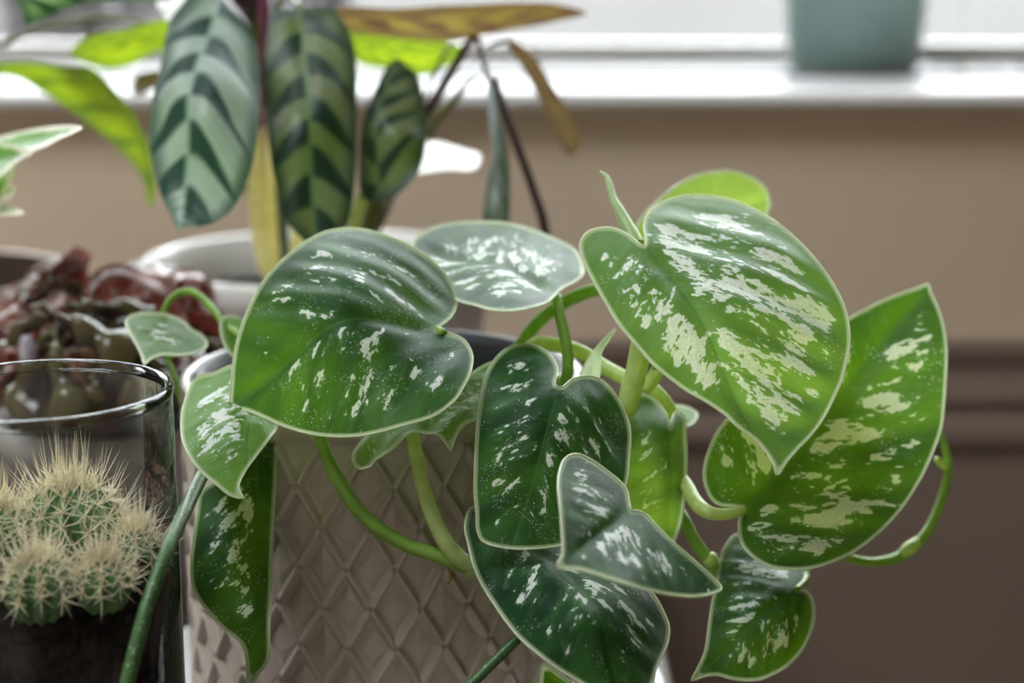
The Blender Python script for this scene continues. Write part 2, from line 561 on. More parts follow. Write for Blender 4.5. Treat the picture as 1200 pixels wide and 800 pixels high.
M['white_ceramic'] = simple('white_glazed_ceramic', (0.74, 0.72, 0.70), .28, .5, .03, 40, coat=.2)
M['saucer'] = simple('white_saucer_glaze', (0.80, 0.80, 0.84), .3, .5, .03, 40)
M['black_plastic'] = simple('black_nursery_plastic', (0.010, 0.011, 0.014), .5, .25, .2, 60)
M['clay'] = simple('pale_clay', (0.42, 0.33, 0.29), .6, .4, .1, 50, .1)
M['clay_in'] = simple('brown_clay_inside', (0.075, 0.045, 0.035), .7, .3, .1, 50, .1)
M['grey_pot'] = simple('grey_stoneware', (0.30, 0.28, 0.27), .45, .5, .1, 60, .1)
M['teal'] = simple('teal_enamel', (0.25, 0.37, 0.35), .35, .5, .05, 20)
M['soil'] = mat_soil('potting_soil', (0.006, 0.0045, 0.004), (0.045, 0.028, 0.018))
M['crumb'] = mat_soil('soil_crumb', (0.05, 0.03, 0.022), (0.28, 0.17, 0.12))
M['glass'] = mat_glass('clear_glass')
M['glass_wall'] = mat_thin_glass('clear_glass_wall', (.94, .95, .945), 1.28, 0.02, .14)
M['glass_rim'] = mat_thin_glass('clear_glass_rim', (.96, .97, .96), 1.30, 0.04)
M['pane'] = mat_thin_glass('window_glass', (.96, .97, .97), 1.35)
M['cactus'] = mat_flesh('cactus_skin', (0.075, 0.19, 0.055), (.05, .15, .03), .08, .4)
M['spine'] = mat_flesh('cactus_spine', (0.93, 0.87, 0.70), (.95, .88, .68), .35, .4)
M['wool'] = simple('areole_wool', (0.75, 0.70, 0.60), .9, .2)
M['wall'] = simple('beige_wall_paint', (0.66, 0.525, 0.395), .6, .3, .03, 6, .08, 300)
M['room'] = simple('warm_white_paint', (0.72, 0.67, 0.60), .8, .2, .02, 5)
M['umber'] = simple('umber_bounce_cut', (0.16, 0.12, 0.10), .8, .2, .03, 5)  # dark tone chosen to cut bounce light from the unseen wall
M['trimwall'] = simple('taupe_trim_darker', (0.215, 0.158, 0.128), .5, .4, .04, 8)  # lower wall and moulding, darker than the wall above
M['sill'] = simple('white_gloss_sill_paint', (0.80, 0.79, 0.80), .22, .5, .03, 12)
M['ledge'] = simple('grey_slate_ledge', (0.16, 0.155, 0.15), .55, .3, .15, 15)
M['frame'] = simple('grey_white_window_paint', (0.55, 0.53, 0.51), .4, .4, .04, 10)
M['floor'] = mat_wood('oak_boards', (0.10, 0.065, 0.04), (0.18, 0.12, 0.08))
M['table'] = mat_wood('grey_brown_table_wood', (0.13, 0.105, 0.09), (0.22, 0.18, 0.155))
M['render'] = simple('pale_outside_render', (0.094, 0.091, 0.089), .9, .1, .04, 1.5)
M['paving'] = simple('pale_paving', (0.10, 0.098, 0.095), .9, .1, .1, 2)
M['shrub'] = mat_flesh('dark_shrub_leaf', (0.045, 0.04, 0.045), (.05, .06, .03), .2, .5)

# ------------------------------------------------------------------ the room
FLOOR, CEIL = -0.62, 1.78
RX0, RX1, RY0, WY = -1.75, 1.45, -2.3, 0.90
boxes('floor', [(RX0 - .1, RX1 + .1, RY0 - .1, 1.16, FLOOR - .1, FLOOR)], M['floor'], kind='structure')
boxes('ceiling', [(RX0 - .1, KX0, RY0 - .1, 1.16, CEIL, CEIL + .1), (KX1, RX1 + .1, RY0 - .1, 1.16, CEIL, CEIL + .1),
                  (KX0, KX1, RY0 - .1, KY0, CEIL, CEIL + .1), (KX0, KX1, KY1, 1.16, CEIL, CEIL + .1)], M['room'], kind='structure')
wr = bpy.data.objects.new('added_skylight', None); COL.objects.link(wr); wr.location = (KX0, KY0, CEIL); wr['kind'] = 'structure'  # skylight frame, added only for extra top light
for X in (KX0, KX1 - .03):
    boxes('stile', [(X, X + .03, KY0, KY1, CEIL + .02, CEIL + .07)], M['frame'], wr, .003)
for Y in (KY0, KY1 - .03):
    boxes('rail', [(KX0, KX1, Y, Y + .03, CEIL + .02, CEIL + .07)], M['frame'], wr, .003)
boxes('pane', [(KX0 + .03, KX1 - .03, KY0 + .03, KY1 - .03, CEIL + .043, CEIL + .047)], M['pane'], wr)
boxes('wall_left', [(RX0 - .1, RX0, RY0 - .1, 1.16, FLOOR, CEIL)], M['room'], kind='structure')
boxes('wall_right', [(RX1, RX1 + .1, RY0 - .1, 1.16, FLOOR, CEIL)], M['umber'], kind='structure')  # out of view, kept dark so less light bounces back
boxes('wall_front', [(RX0, RX1, RY0 - .1, RY0, FLOOR, CEIL)], M['room'], kind='structure')
boxes('wall_back', [(RX0, RX1, WY, 1.16, FLOOR, WZ0 - .009), (RX0, WX0, WY, 1.16, WZ0 - .009, CEIL),
                    (WX1, RX1, WY, 1.16, WZ0 - .009, CEIL), (WX0, WX1, WY, 1.16, WZ1, CEIL)], M['wall'], kind='structure')
# moulded dado board under the sill: a profile swept along the wall
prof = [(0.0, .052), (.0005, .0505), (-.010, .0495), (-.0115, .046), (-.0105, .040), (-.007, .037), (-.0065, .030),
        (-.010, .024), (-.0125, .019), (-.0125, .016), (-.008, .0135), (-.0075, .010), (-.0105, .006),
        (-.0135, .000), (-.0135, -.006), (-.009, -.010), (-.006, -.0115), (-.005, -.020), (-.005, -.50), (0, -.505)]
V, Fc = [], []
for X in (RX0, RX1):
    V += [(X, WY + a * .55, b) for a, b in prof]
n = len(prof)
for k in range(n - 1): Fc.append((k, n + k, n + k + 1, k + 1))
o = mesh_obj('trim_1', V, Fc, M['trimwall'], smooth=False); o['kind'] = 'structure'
boxes('baseboard_back', [(RX0, RX1, WY - .02, WY, FLOOR, FLOOR + .11)], M['sill'], bevel=.004, kind='structure')
# window board
prof = [(1.13, WZ0), (.890, WZ0)] + [(.890 - .0045 * math.sin(a), WZ0 - .0045 + .0045 * math.cos(a)) for a in np.linspace(.2, math.pi, 10)] + [(.893, WZ0 - .009), (1.13, WZ0 - .009)]
V, Fc = [], []
for X in (WX0 - .05, WX1 + .05):
    V += [(X, a, b) for a, b in prof]
n = len(prof)
for k in range(n): Fc.append((k, (k + 1) % n, n + (k + 1) % n, n + k))
Fc += [tuple(range(n))[::-1], tuple(range(n, 2 * n))]
o = mesh_obj('trim_2', V, Fc, M['sill'], smooth=False); o['kind'] = 'structure'
boxes('trim_3', [(WX0, WX1, 1.012, 1.125, WZ0, WZ0 + .0022)], M['ledge'], bevel=.0007, kind='structure')
# window
wr = bpy.data.objects.new('window_1', None); COL.objects.link(wr); wr.location = (0, 1.14, WZ0); wr['kind'] = 'structure'
boxes('bottom_rail', [(WX0, WX1, 1.122, 1.160, WZ0, WZ0 + .0105), (WX0, WX1, 1.131, 1.160, WZ0 + .0105, WZ0 + .0145)], M['frame'], wr, .0015)
boxes('top_rail', [(WX0, WX1, 1.122, 1.160, WZ1 - .05, WZ1)], M['frame'], wr, .002)
for X in (WX0, WX1 - .05):
    boxes('stile', [(X, X + .05, 1.122, 1.160, WZ0, WZ1)], M['frame'], wr, .002)
boxes('mullion', [(-.50, -.46, 1.126, 1.158, WZ0, WZ1)], M['frame'], wr, .002)
boxes('pane', [(WX0 + .05, -.50, 1.143, 1.146, WZ0 + .0145, WZ1 - .05)], M['pane'], wr)
boxes('pane', [(-.46, WX1 - .05, 1.143, 1.146, WZ0 + .0145, WZ1 - .05)], M['pane'], wr)
# outside
o = boxes('ground', [(-14, 14, 1.3, 14, -1.0, -.9)], M['paving']); o['kind'] = 'structure'
o = boxes('garden_wall', [(-9, 9, 6.0, 6.2, -.9, 1.3)], M['render'])
tag(o, 'pale rendered garden wall standing beyond the window', 'wall')

def shrub(loc, rx, rz, n, label):
    root = empty('shrub', loc, label, 'shrub')
    rnd = random.Random(int(abs(loc[0]) * 1000))
    V, Fc = [], []
    for i in range(n):
        a = rnd.random() * 6.283; cz = rnd.random() * 2 - 1; rr = rnd.random() ** .4
        s = math.sqrt(1 - cz * cz)
        c = Vector(loc) + Vector((rx * rr * s * math.cos(a), rx * rr * s * math.sin(a), rz + rz * rr * cz))
        d = Vector((rnd.gauss(0, 1), rnd.gauss(0, 1), rnd.gauss(0, 1))).normalized()
        e = d.orthogonal().normalized(); k = len(V); l = .045
        V += [c - d * l, c + e * l * .4, c + d * l, c - e * l * .4]
        Fc.append((k, k + 1, k + 2, k + 3))
    o = mesh_obj('foliage', V, Fc, M['shrub'], root); o['kind'] = 'stuff'
    V, Fc = tube_data([Vector(loc), Vector(loc) + Vector((.02, 0, rz * 1.3))], [.025, .008], 8)
    mesh_obj('trunk', V, Fc, M['node_brown'], root)
shrub((-.64, 2.6, -.9), .13, .72, 3000, 'dark bare shrub outside the window, beside the pale garden wall')
shrub((-.37, 2.9, -.9), .12, .68, 2600, 'slim dark shrub outside the window, behind the feathered houseplant')

# ------------------------------------------------------------------ table
tb = empty('side_table', (-.20, .58, FLOOR), 'grey brown wooden side table carrying the potted plants', 'table')
TX0, TX1, TY0, TY1 = -.42, .057, .30, .87
boxes('tabletop', [(TX0, TX1, TY0, TY1, -.026, 0)], M['table'], tb, .003)
for X in (TX0 + .03, TX1 - .07):
    for Y in (TY0 + .03, TY1 - .07):
        boxes('leg', [(X, X + .04, Y, Y + .04, FLOOR, -.026)], M['table'], tb, .003)
for Y in (TY0 + .04, TY1 - .06):
    boxes('apron', [(TX0 + .05, TX1 - .05, Y, Y + .02, -.09, -.026)], M['table'], tb, .002)

# ------------------------------------------------------------------ diamond pot, saucer, nursery pot
pc = P(450, 437, .512)
PX, PY, PZ, PR = pc.x, pc.y, pc.z, .0605
sau = lathe('saucer', [(0, 0.0), (.055, 0), (.060, .001), (.080, .019), (.0865, .0262), (.0855, .0275), (.083, .0262), (.0745, .0165), (.060, .006), (0, .005)], PX, PY, M['saucer'])
tag(sau, 'white round saucer under the diamond patterned pot', 'saucer')
pot = empty('plant_pot', (PX, PY, .006), 'taupe glazed plant pot with raised diamond lattice holding the satin pothos', 'plant pot')
ND, HD = 28, .0228
NA, NZ = ND * 24, 180
zb, zt = .006, PZ
V, Fc = [], []
patt0, patt1 = zb + .007, zt - .003
def wrapd(x): return abs(x - round(x))
for j in range(NZ + 1):
    z = zb + (zt - zb) * j / NZ
    for i in range(NA):
        th = i / NA * ND
        zz = (z - zb) / HD
        a, b = wrapd(th + zz), wrapd(th - zz)
        m = min(a, b); M2 = max(a, b)
        rib = 1 - float(smooth01((m - .045) / .06))
        rib = max(rib, 0)
        h = .0024 * rib
        dn = math.hypot(a, b)
        h -= .0030 * max(0, 1 - dn / .07)
        k = float(smooth01((z - patt0) / .004)) * float(smooth01((patt1 - z) / .004))
        h = h * k + (1 - k) * .0023
        rb = .004 * (1 - min(1, (z - zb) / .005)) ** 2
        r = PR - .0024 + h - rb
        ang = 2 * math.pi * i / NA
        V.append((PX + r * math.cos(ang), PY + r * math.sin(ang), z))
for j in range(NZ):
    for i in range(NA):
        k = (i + 1) % NA
        Fc.append((j * NA + i, j * NA + k, (j + 1) * NA + k, (j + 1) * NA + i))
k0 = len(V)
for r, z in ((PR - .0016, zt + .0012), (PR - .0034, zt + .0012), (PR - .0042, zt - .001), (PR - .0046, zb + .006)):
    for i in range(NA):
        ang = 2 * math.pi * i / NA
        V.append((PX + r * math.cos(ang), PY + r * math.sin(ang), z))
rows = [NZ * NA] + [k0 + q * NA for q in range(4)]
for r0, r1 in zip(rows[:-1], rows[1:]):
    for i in range(NA):
        k = (i + 1) % NA
        Fc.append((r0 + i, r0 + k, r1 + k, r1 + i))
Fc.append(tuple(range(NA))[::-1]); Fc.append(tuple(range(rows[-1], rows[-1] + NA)))
mesh_obj('pot_body', V, Fc, M['ceramic'], pot)
# raised facets inside the lattice, one object each, sharing a mesh
dw, dh = 2 * math.pi * PR / ND * .30, HD * .30
dv = [(-dw, .0, 0), (0, .0, dh), (dw, .0, 0), (0, .0, -dh), (0, .0006, dh * .5), (0, .0006, -dh * .5),
      (-dw * .9, -.003, 0), (0, -.003, dh * .9), (dw * .9, -.003, 0), (0, -.003, -dh * .9)]
df = [(0, 4, 1), (4, 2, 1), (0, 5, 4), (4, 5, 2), (0, 3, 5), (5, 3, 2), (1, 7, 6, 0), (0, 6, 9, 3), (3, 9, 8, 2), (2, 8, 7, 1)]
dm = bpy.data.meshes.new('diamond'); dm.from_pydata(dv, [], df); dm.materials.append(M['ceramic'])
bm = bmesh.new(); bm.from_mesh(dm); bmesh.ops.recalc_face_normals(bm, faces=bm.faces); bm.to_mesh(dm); bm.free()
for row in range(1, 10):
    z = zb + HD * row / 2
    if z - dh < patt0 or z + dh > patt1: continue
    for i in range(ND):
        th = 2 * math.pi * (i + (.5 if row % 2 == 0 else 0)) / ND
        # facet centre lies between crossings
        o = bpy.data.objects.new('diamond', dm)
        COL.objects.link(o)
        r = PR - .0023
        o.location = (r * math.cos(th), r * math.sin(th), z - .006)
        o.rotation_euler = (0, 0, th - math.pi / 2)
        o.parent = pot

# ------------------------------------------------------------------ satin pothos
soilz = PZ - .012
po_ = empty('satin_pothos', (PX, PY, .014), 'trailing satin pothos with silver splashed heart leaves in black nursery pot', 'plant')
lathe('nursery_pot', [(0, .014), (.040, .014), (.0415, .016), (.0515, PZ - .004), (.0555, PZ - .004), (.0560, PZ - .001), (.0555, PZ + .0022), (.0535, PZ + .0022), (.0515, PZ - .001), (.0495, PZ - .012), (.040, .020), (0, .019)], PX, PY, M['black_plastic'], po_)
V, Fc = [], []
rnd = random.Random(3)
N1, N2 = 18, 60
for a in range(N1 + 1):
    for b in range(N2):
        r = .0492 * a / N1; t_ = 2 * math.pi * b / N2
        V.append((PX + r * math.cos(t_), PY + r * math.sin(t_), soilz - .012 + rnd.uniform(-.0016, .0016)))
for a in range(N1):
    for b in range(N2):
        c = (b + 1) % N2
        Fc.append((a * N2 + b, (a + 1) * N2 + b, (a + 1) * N2 + c, a * N2 + c))
o = mesh_obj('soil', V, Fc, M['soil'], po_); o['kind'] = 'stuff'

def pleaf(pts, base, tip, ctrl, silver=.5, pale_lit=0.0, thin=1.0, **kw):
    return leaf(po_, pts, base, tip, ctrl, M['pothos'], M['margin'], props=dict(silver=silver, pale_lit=pale_lit, thin=thin), **kw)

# large dark leaf over the pot's left rim
pleaf([(270.5, 476), (271, 450), (273.5, 420), (282, 384), (299, 345), (320, 315), (350, 288), (380, 271.5), (410, 267), (440, 271.5), (470, 282), (500, 300), (521, 319.5), (534.5, 343.5), (534.5, 360), (528.5, 372), (518, 381), (511, 386.5), (530, 391), (545, 399), (554, 417), (551, 438), (542, 456), (533, 469), (509, 487), (470, 499), (428, 509.5), (395, 511.6), (365, 508.6), (335, 500.5), (311, 490), (290, 481)],
      (511, 387), (270, 476), [(511, 387, .452), (270, 476, .446), (410, 267, .474), (330, 305, .462), (428, 510, .426), (350, 505, .436), (535, 350, .470), (552, 430, .440), (400, 400, .434), (400, 330, .444), (480, 300, .468), (300, 400, .448), (350, 420, .438)], silver=.36, quilt=.0007, slant=.9, thin=.68)
# upper leaf lying nearly flat
pleaf([(483, 284), (505, 267.5), (530, 261), (555, 259.5), (585, 260), (610, 264.5), (635, 272.5), (660, 284), (675, 294), (682.5, 310), (684, 321), (675, 330), (660, 337.5), (652.5, 344), (642, 354), (625, 360), (600, 364.5), (575, 363), (555, 357.5), (537, 352.5), (510, 335), (490, 310)],
      (652.5, 344), (484, 284), [(652, 344, .470), (484, 284, .505), (600, 364, .452), (585, 260, .525), (684, 321, .485), (537, 352, .468), (590, 310, .480)], silver=.58, quilt=.0005)
# large leaf, light on it put into a paler green
pleaf([(756, 287.5), (756, 277), (754.5, 262), (762, 247), (777, 236.5), (801, 229.6), (828, 229), (855, 233.5), (879, 242.5), (906, 257.5), (930, 277), (951, 298), (972, 325), (987, 352), (994, 375), (996, 400), (991, 430), (983, 455), (965, 490.5), (948.5, 512.5), (935, 526), (922, 541), (911, 557), (906, 543), (898, 530), (885, 515), (864, 500), (849.5, 486), (827.5, 471), (800, 455), (765, 427), (744, 403), (726, 382), (709.5, 355), (696, 331), (684, 307), (679.5, 289), (682.5, 278.5), (693, 269.5), (714, 266.5), (729, 271), (741, 278.5), (750, 286)],
      (756, 288), (911, 557), [(756, 288, .446), (911, 557, .404), (828, 229, .474), (930, 277, .458), (996, 400, .436), (700, 340, .438), (800, 455, .417), (840, 380, .424), (714, 267, .456), (955, 500, .418), (880, 300, .444)], silver=.66, pale_lit=.42, quilt=.0009, ribs=8)
# leaf behind it, backlight put into its lime colour
pleaf([(748, 292), (745.5, 268), (753, 253), (771, 235), (795, 215.5), (822, 203.5), (855, 199.6), (879, 206.5), (897, 220), (902, 235), (900, 248.5), (880, 285), (830, 310), (780, 310)],
      (750, 290), (902, 235), [(748, 292, .505), (902, 235, .545), (822, 203, .530), (830, 310, .525)], silver=.1, pale_lit=1.0, margin=1.0)
# dark leaf with yellow patches
pleaf([(1088, 332), (1075, 336.5), (1056, 343), (1034, 351.6), (1012, 362.6), (985, 378), (930, 415), (880, 460), (844.5, 500), (834, 518), (826.5, 539), (824.4, 560), (831, 581), (843, 591.5), (861, 593.6), (873, 597), (867, 605), (865.5, 614), (867, 632), (876, 647), (894, 660.5), (915, 666.5), (945, 666.5), (975, 659), (1005, 644), (1035, 620), (1059, 593), (1080, 560), (1095, 527), (1104, 500), (1107, 474), (1109, 444), (1110, 411), (1106.6, 383), (1100, 361), (1091.5, 342)],
      (873, 597), (1088, 332), [(873, 597, .452), (1088, 332, .488), (1110, 411, .476), (945, 666, .440), (825, 560, .455), (1000, 480, .474), (930, 415, .478), (1060, 592, .456)], silver=.58, quilt=.0005, thin=.8)
# centre leaf hanging in front of the pot
pleaf([(655, 453), (650, 449), (654, 435), (650, 422.5), (640, 411), (625, 404), (610, 403), (595, 407.5), (581, 419), (570, 437.5), (564, 460), (560, 487.5), (557.5, 517.5), (556, 555), (556, 580), (558, 600), (559, 621), (567, 635), (593.5, 642), (624, 642.7), (659.5, 638), (695, 622), (722, 590), (734, 565), (737.5, 535), (739, 510), (736, 492.5), (727.5, 472.5), (715, 454), (700, 442.5), (685, 440), (670, 444), (660, 452.5)],
      (655, 453), (600, 642), [(655, 453, .440), (610, 403, .462), (690, 440, .452), (556, 520, .436), (738, 515, .448), (562, 630, .428), (660, 640, .424), (640, 540, .426), (600, 480, .434), (690, 520, .436)], silver=.38, quilt=.0006, thin=.35)
# silvery leaf facing up, nearest
pleaf([(654, 664), (659, 650), (659, 632), (657, 603), (654, 567.5), (658, 544), (666, 534), (678, 532), (692, 538), (711, 551), (728, 565), (735, 575), (737, 586.5), (740, 598), (748, 598), (759, 604), (771, 617), (787, 633), (806, 649.5), (830, 671), (846, 688.6), (837, 694.6), (820.5, 698.6), (801.5, 698.6), (773, 694.6), (744.5, 687.5), (711, 677), (683, 668)],
      (740, 598), (655, 664), [(740, 598, .412), (655, 664, .378), (668, 533, .414), (654, 590, .392), (846, 689, .412), (800, 698, .396), (740, 688, .380), (720, 640, .392), (700, 590, .402)], silver=.55, quilt=.0005, margin=1.5, thin=.35)
# bottom leaf running out of the frame
pleaf([(556, 595), (548, 602), (545, 618.5), (549.5, 640.5), (556, 665), (566, 687), (580, 709), (593.5, 728.5), (610, 748), (632, 767), (654, 783.5), (676, 797), (705, 815), (740, 832), (752, 818), (764, 800), (769.5, 781), (778, 764), (783, 750.5), (784, 734), (778, 717.5), (767, 698), (745, 672), (710, 645), (660, 622), (600, 605)],
      (620, 640), (740, 832), [(548, 602, .440), (600, 605, .455), (660, 625, .450), (580, 709, .424), (676, 797, .404), (784, 734, .430), (740, 832, .402), (690, 720, .407), (640, 660, .425), (740, 680, .432)], silver=.38, quilt=.0005, margin=1.5, thin=.3)
# leaf with a lit lobe, right of the centre leaf
pleaf([(728, 482), (737, 468), (746.5, 461), (755.5, 462), (766, 467), (775, 476), (782.5, 488), (786, 495.5), (785.5, 503), (787, 492), (789, 485), (793, 482), (799, 483.5), (803, 491), (804, 512), (805, 536), (804, 560), (803, 580), (799, 608), (792, 631.6), (783, 645), (760, 635), (737, 610), (726, 560), (724, 510)],
      (785, 503), (783, 645), [(746, 461, .478), (785, 503, .458), (804, 512, .470), (804, 600, .464), (730, 560, .462), (775, 560, .455), (728, 482, .470)], silver=.36, pale_lit=.30, thin=.9)
# small pale folded leaf behind
pleaf([(774, 480), (782, 475.5), (793, 474.5), (805, 476), (814, 480.5), (817.5, 485), (815.5, 492.5), (808, 498.5), (800, 500), (785, 497)],
      (775, 487), (817, 486), [(774, 480, .485), (817, 486, .498), (793, 474, .498), (800, 500, .482), (796, 487, .484)], silver=.1, pale_lit=.9, margin=1.0, step=4)
# lower right leaf
pleaf([(810, 797.5), (817.5, 782.5), (826, 762.5), (830, 735), (834, 707.5), (839, 685), (842.5, 660), (850, 640), (862.5, 626), (885, 628), (918, 645), (940, 662), (944, 671), (944, 682.5), (932.5, 691), (945, 692.5), (952.5, 702.5), (955, 720), (951, 740), (940, 762.5), (920, 782.5), (895, 795), (880, 797.5), (860, 796), (840, 791), (825, 792.5)],
      (933, 691), (810, 797), [(850, 640, .474), (810, 797, .446), (955, 720, .468), (933, 691, .462), (880, 797, .452), (880, 720, .452), (940, 665, .478), (834, 707, .462)], silver=.46, quilt=.0009, thin=.5)
# leaf at the left rim, its light put into a pale colour
pleaf([(285.5, 583.6), (269, 580), (254, 568), (236, 553), (222.5, 535), (213.5, 514), (212.5, 487), (219.5, 460), (230, 442), (251, 436), (270, 428), (288, 430), (305, 455), (318, 480), (325, 499), (320, 508), (302, 532), (287, 553), (279.5, 571)],
      (300, 445), (285, 583), [(285, 583, .418), (213, 500, .440), (251, 436, .462), (325, 499, .442), (300, 445, .458), (260, 510, .430)], silver=.62, pale_lit=.8, quilt=.0005)
# dark leaf hanging below it with a curled tip
pleaf([(236, 575), (260, 560), (300, 530), (318, 505), (324, 512), (323, 560), (320, 620), (318, 680), (316, 730), (315, 772), (303, 790), (291, 810), (289, 785), (284, 756), (259, 734), (238, 710), (226, 689), (223, 665), (226, 632), (231, 600)],
      (300, 530), (305, 775), [(236, 575, .452), (318, 505, .462), (223, 665, .446), (319, 660, .452), (314, 772, .440), (270, 650, .436), (290, 800, .452), (280, 757, .438)], silver=.52, thin=.55)
# small leaf over the wrinkled plant
pleaf([(168.5, 428), (167, 420), (162.5, 409.5), (155, 396), (149, 385.5), (147, 376.5), (152, 370.5), (162.5, 367), (177.5, 366), (192.5, 367.5), (204.5, 371), (215, 376.5), (224, 385.5), (234.5, 391), (242, 399), (243, 405), (236, 411), (224, 415), (207.5, 417), (192.5, 416), (180.5, 419), (174, 423)],
      (236, 408), (168.5, 428), [(168, 428, .470), (147, 376, .495), (200, 368, .510), (243, 405, .500), (207, 417, .482)], silver=.62, pale_lit=.3, step=4, margin=1.0)
# sliver of a leaf behind the large dark leaf
pleaf([(258, 378), (264, 370.5), (280, 372), (300, 385), (296, 410), (277, 418), (267, 411), (260, 397)],
      (262, 376), (285, 415), [(258, 378, .497), (300, 385, .505), (277, 418, .490), (264, 370, .500)], silver=.6, pale_lit=.8, step=4, margin=1.0)
# leaf seen nearly edge on below the large dark leaf
pleaf([(413.6, 541), (414.5, 532), (423, 518), (434, 507), (465, 487), (505, 466), (540, 444), (560, 431), (579, 426), (596, 440), (585, 474), (558, 490), (547.5, 493.5), (539, 502), (532.6, 514.5), (528, 529), (524, 520), (516, 513), (504, 507.5), (490, 506), (479, 507.5), (470.5, 514.5), (463.5, 523), (451, 534), (439, 542.5), (436, 548), (425, 548), (416, 545)],
      (482, 506), (528, 528), [(414, 541, .436), (436, 548, .434), (579, 426, .470), (596, 440, .468), (528, 528, .434), (480, 506, .438), (470, 485, .448), (550, 480, .446), (540, 444, .462)], silver=.72, pale_lit=.65, wav=.0006)
# dark leaf at the bottom edge
pleaf([(636, 778), (645, 782), (665, 796), (690, 815), (680, 840), (650, 835), (634, 810)],
      (640, 785), (680, 840), [(636, 778, .438), (690, 815, .436), (650, 835, .434)], silver=.3, margin=1.2)
# sheath of a new leaf
leaf(po_, [(722, 384), (708, 397), (694, 413), (685, 428), (679, 440), (690, 448), (702, 443), (704, 425), (705, 413), (713, 400)],
     (690, 446), (722, 384), [(722, 384, .466), (679, 440, .456), (702, 443, .454), (700, 413, .458)], M['bud'], M['margin'], .8, 4, name='leaf_sheath', ribs=0)
# rolled new leaf
stem(po_, 'rolled_leaf', [(746, 288, .462, 21), (739.5, 274, .464, 18), (727.5, 250, .468, 13), (718.5, 232, .472, 9), (715, 218.5, .475, 8), (711, 207, .477, 5), (703.5, 201, .479, 1.5)], M['bud'], 40)

def pst(pts, mat='stem', name='petiole'): return stem(po_, name, pts, M[mat])
pst([(376, 500, .440, 15), (378, 520, .440, 15), (393, 556, .441, 16), (415, 592, .442, 17), (442, 618, .443, 17), (475, 638, .443, 17), (510, 650, .442, 17), (548, 664, .441, 18)], 'stem')
pst([(483, 506, .442, 15), (488, 535, .440, 17), (498, 578, .439, 18), (513, 618, .439, 19), (532, 648, .440, 21), (556, 666, .442, 20), (590, 672, .447, 18), (640, 655, .452, 17), (680, 590, .462, 17), (700, 520, .47, 17), (690, 470, .48, 17), (640, 440, .50, 16), (600, 455, .512, 15)], 'stem_pale', 'vine')
pst([(547, 660, .4425, 21), (553, 665, .4425, 23), (559, 668, .443, 21)], 'stem_pale', 'node')
pst([(531, 672, .444, 6), (528, 677, .443, 5), (524, 683, .442, 4)], 'node_brown', 'root_nub')
pst([(300, 470, .475, 15), (270, 505, .462, 16), (243, 546, .446, 16), (228, 575, .428, 16.5), (213, 606, .411, 17), (195, 647, .396, 17), (175, 702, .388, 17.5), (160, 755, .384, 18), (146, 815, .381, 18), (134, 900, .378, 18), (120, 1000, .376, 18), (98, 1110, .374, 17), (60, 1215, .372, 15)], 'stem_dark', 'vine')
pst([(640, 720, .444, 12), (612, 743, .443, 12), (580, 774, .441, 13), (548, 806, .439, 13)], 'stem_dark', 'vine')
pst([(960, 640, .470, 12), (1000, 655, .490, 11), (1030, 658, .498, 11), (1058, 650, .502, 13), (1085, 625, .505, 12), (1102, 590, .507, 11), (1111, 555, .508, 10), (1108, 525, .508, 9), (1096, 495, .506, 8)], 'stem', 'vine')
pst([(1056, 649, .500, 12), (1066, 642, .500, 16), (1075, 634, .502, 12)], 'stem_pale', 'node')
pst([(1108, 548, .507, 7), (1101, 541, .506, 9), (1097, 537, .505, 6)], 'stem_pale', 'bud')
pst([(780, 540, .470, 15), (803, 567, .462, 17), (815, 588, .455, 18), (830, 600, .450, 17), (850, 602, .450, 14), (873, 597, .452, 12)], 'stem_pale')
pst([(770, 560, .480, 14), (800, 606, .470, 15), (812, 630, .468, 15), (825, 650, .468, 16), (838, 668, .470, 14), (846, 700, .474, 12), (880, 690, .476, 10), (933, 690, .466, 9)], 'stem')
pst([(829, 652, .4665, 17), (832, 655, .4665, 19), (835, 659, .467, 17)], 'stem_pale', 'node')
pst([(590, 440, .512, 15), (612, 402, .505, 16), (630, 378, .500, 16), (655, 358, .497, 16), (685, 343, .495, 16), (720, 333, .490, 15), (760, 310, .480, 13), (752, 292, .470, 10)], 'stem')
pst([(652, 346, .471, 11), (655, 365, .469, 13), (661, 390, .467, 13.5), (665, 415, .466, 13.5), (664, 442, .466, 14), (650, 475, .475, 14), (610, 470, .50, 14)], 'stem')
pst([(590, 440, .51, 16), (625, 404, .496, 16), (650, 404, .490, 17), (680, 412, .486, 17), (705, 428, .484, 17), (735, 444, .480, 17), (765, 455, .476, 16), (790, 490, .480, 15), (795, 540, .478, 15)], 'stem_pale', 'vine')
pst([(775, 345, .455, 20), (762, 372, .456, 22), (752, 400, .456, 24), (747, 430, .456, 26), (740, 455, .457, 26), (731, 482, .460, 24), (690, 500, .478, 20), (640, 465, .50, 17)], 'stem_pale')
pst([(790, 390, .468, 12), (776, 418, .466, 17), (768, 440, .466, 17), (754, 458, .466, 15)], 'stem_pale')
pst([(768, 432, .455, 8), (762, 418, .456, 5), (757, 408, .457, 2)], 'bud', 'leaf_sheath')
pst([(200, 385, .512, 8), (192, 368, .512, 8), (198, 353, .512, 8), (210, 343, .512, 8.5), (225, 342, .510, 9), (240, 352, .507, 9), (254, 368, .502, 9), (263, 380, .500, 9), (290, 400, .495, 9), (350, 440, .50, 9)], 'stem')
pst([(236, 409, .501, 6), (215, 412, .506, 7), (197, 418, .509, 7), (201, 432, .506, 7), (208, 450, .503, 7), (214, 475, .500, 7), (230, 510, .49, 7)], 'stem')
pst([(946, 660, .480, 9), (944, 678, .474, 8), (933, 691, .462, 7)], 'stem')
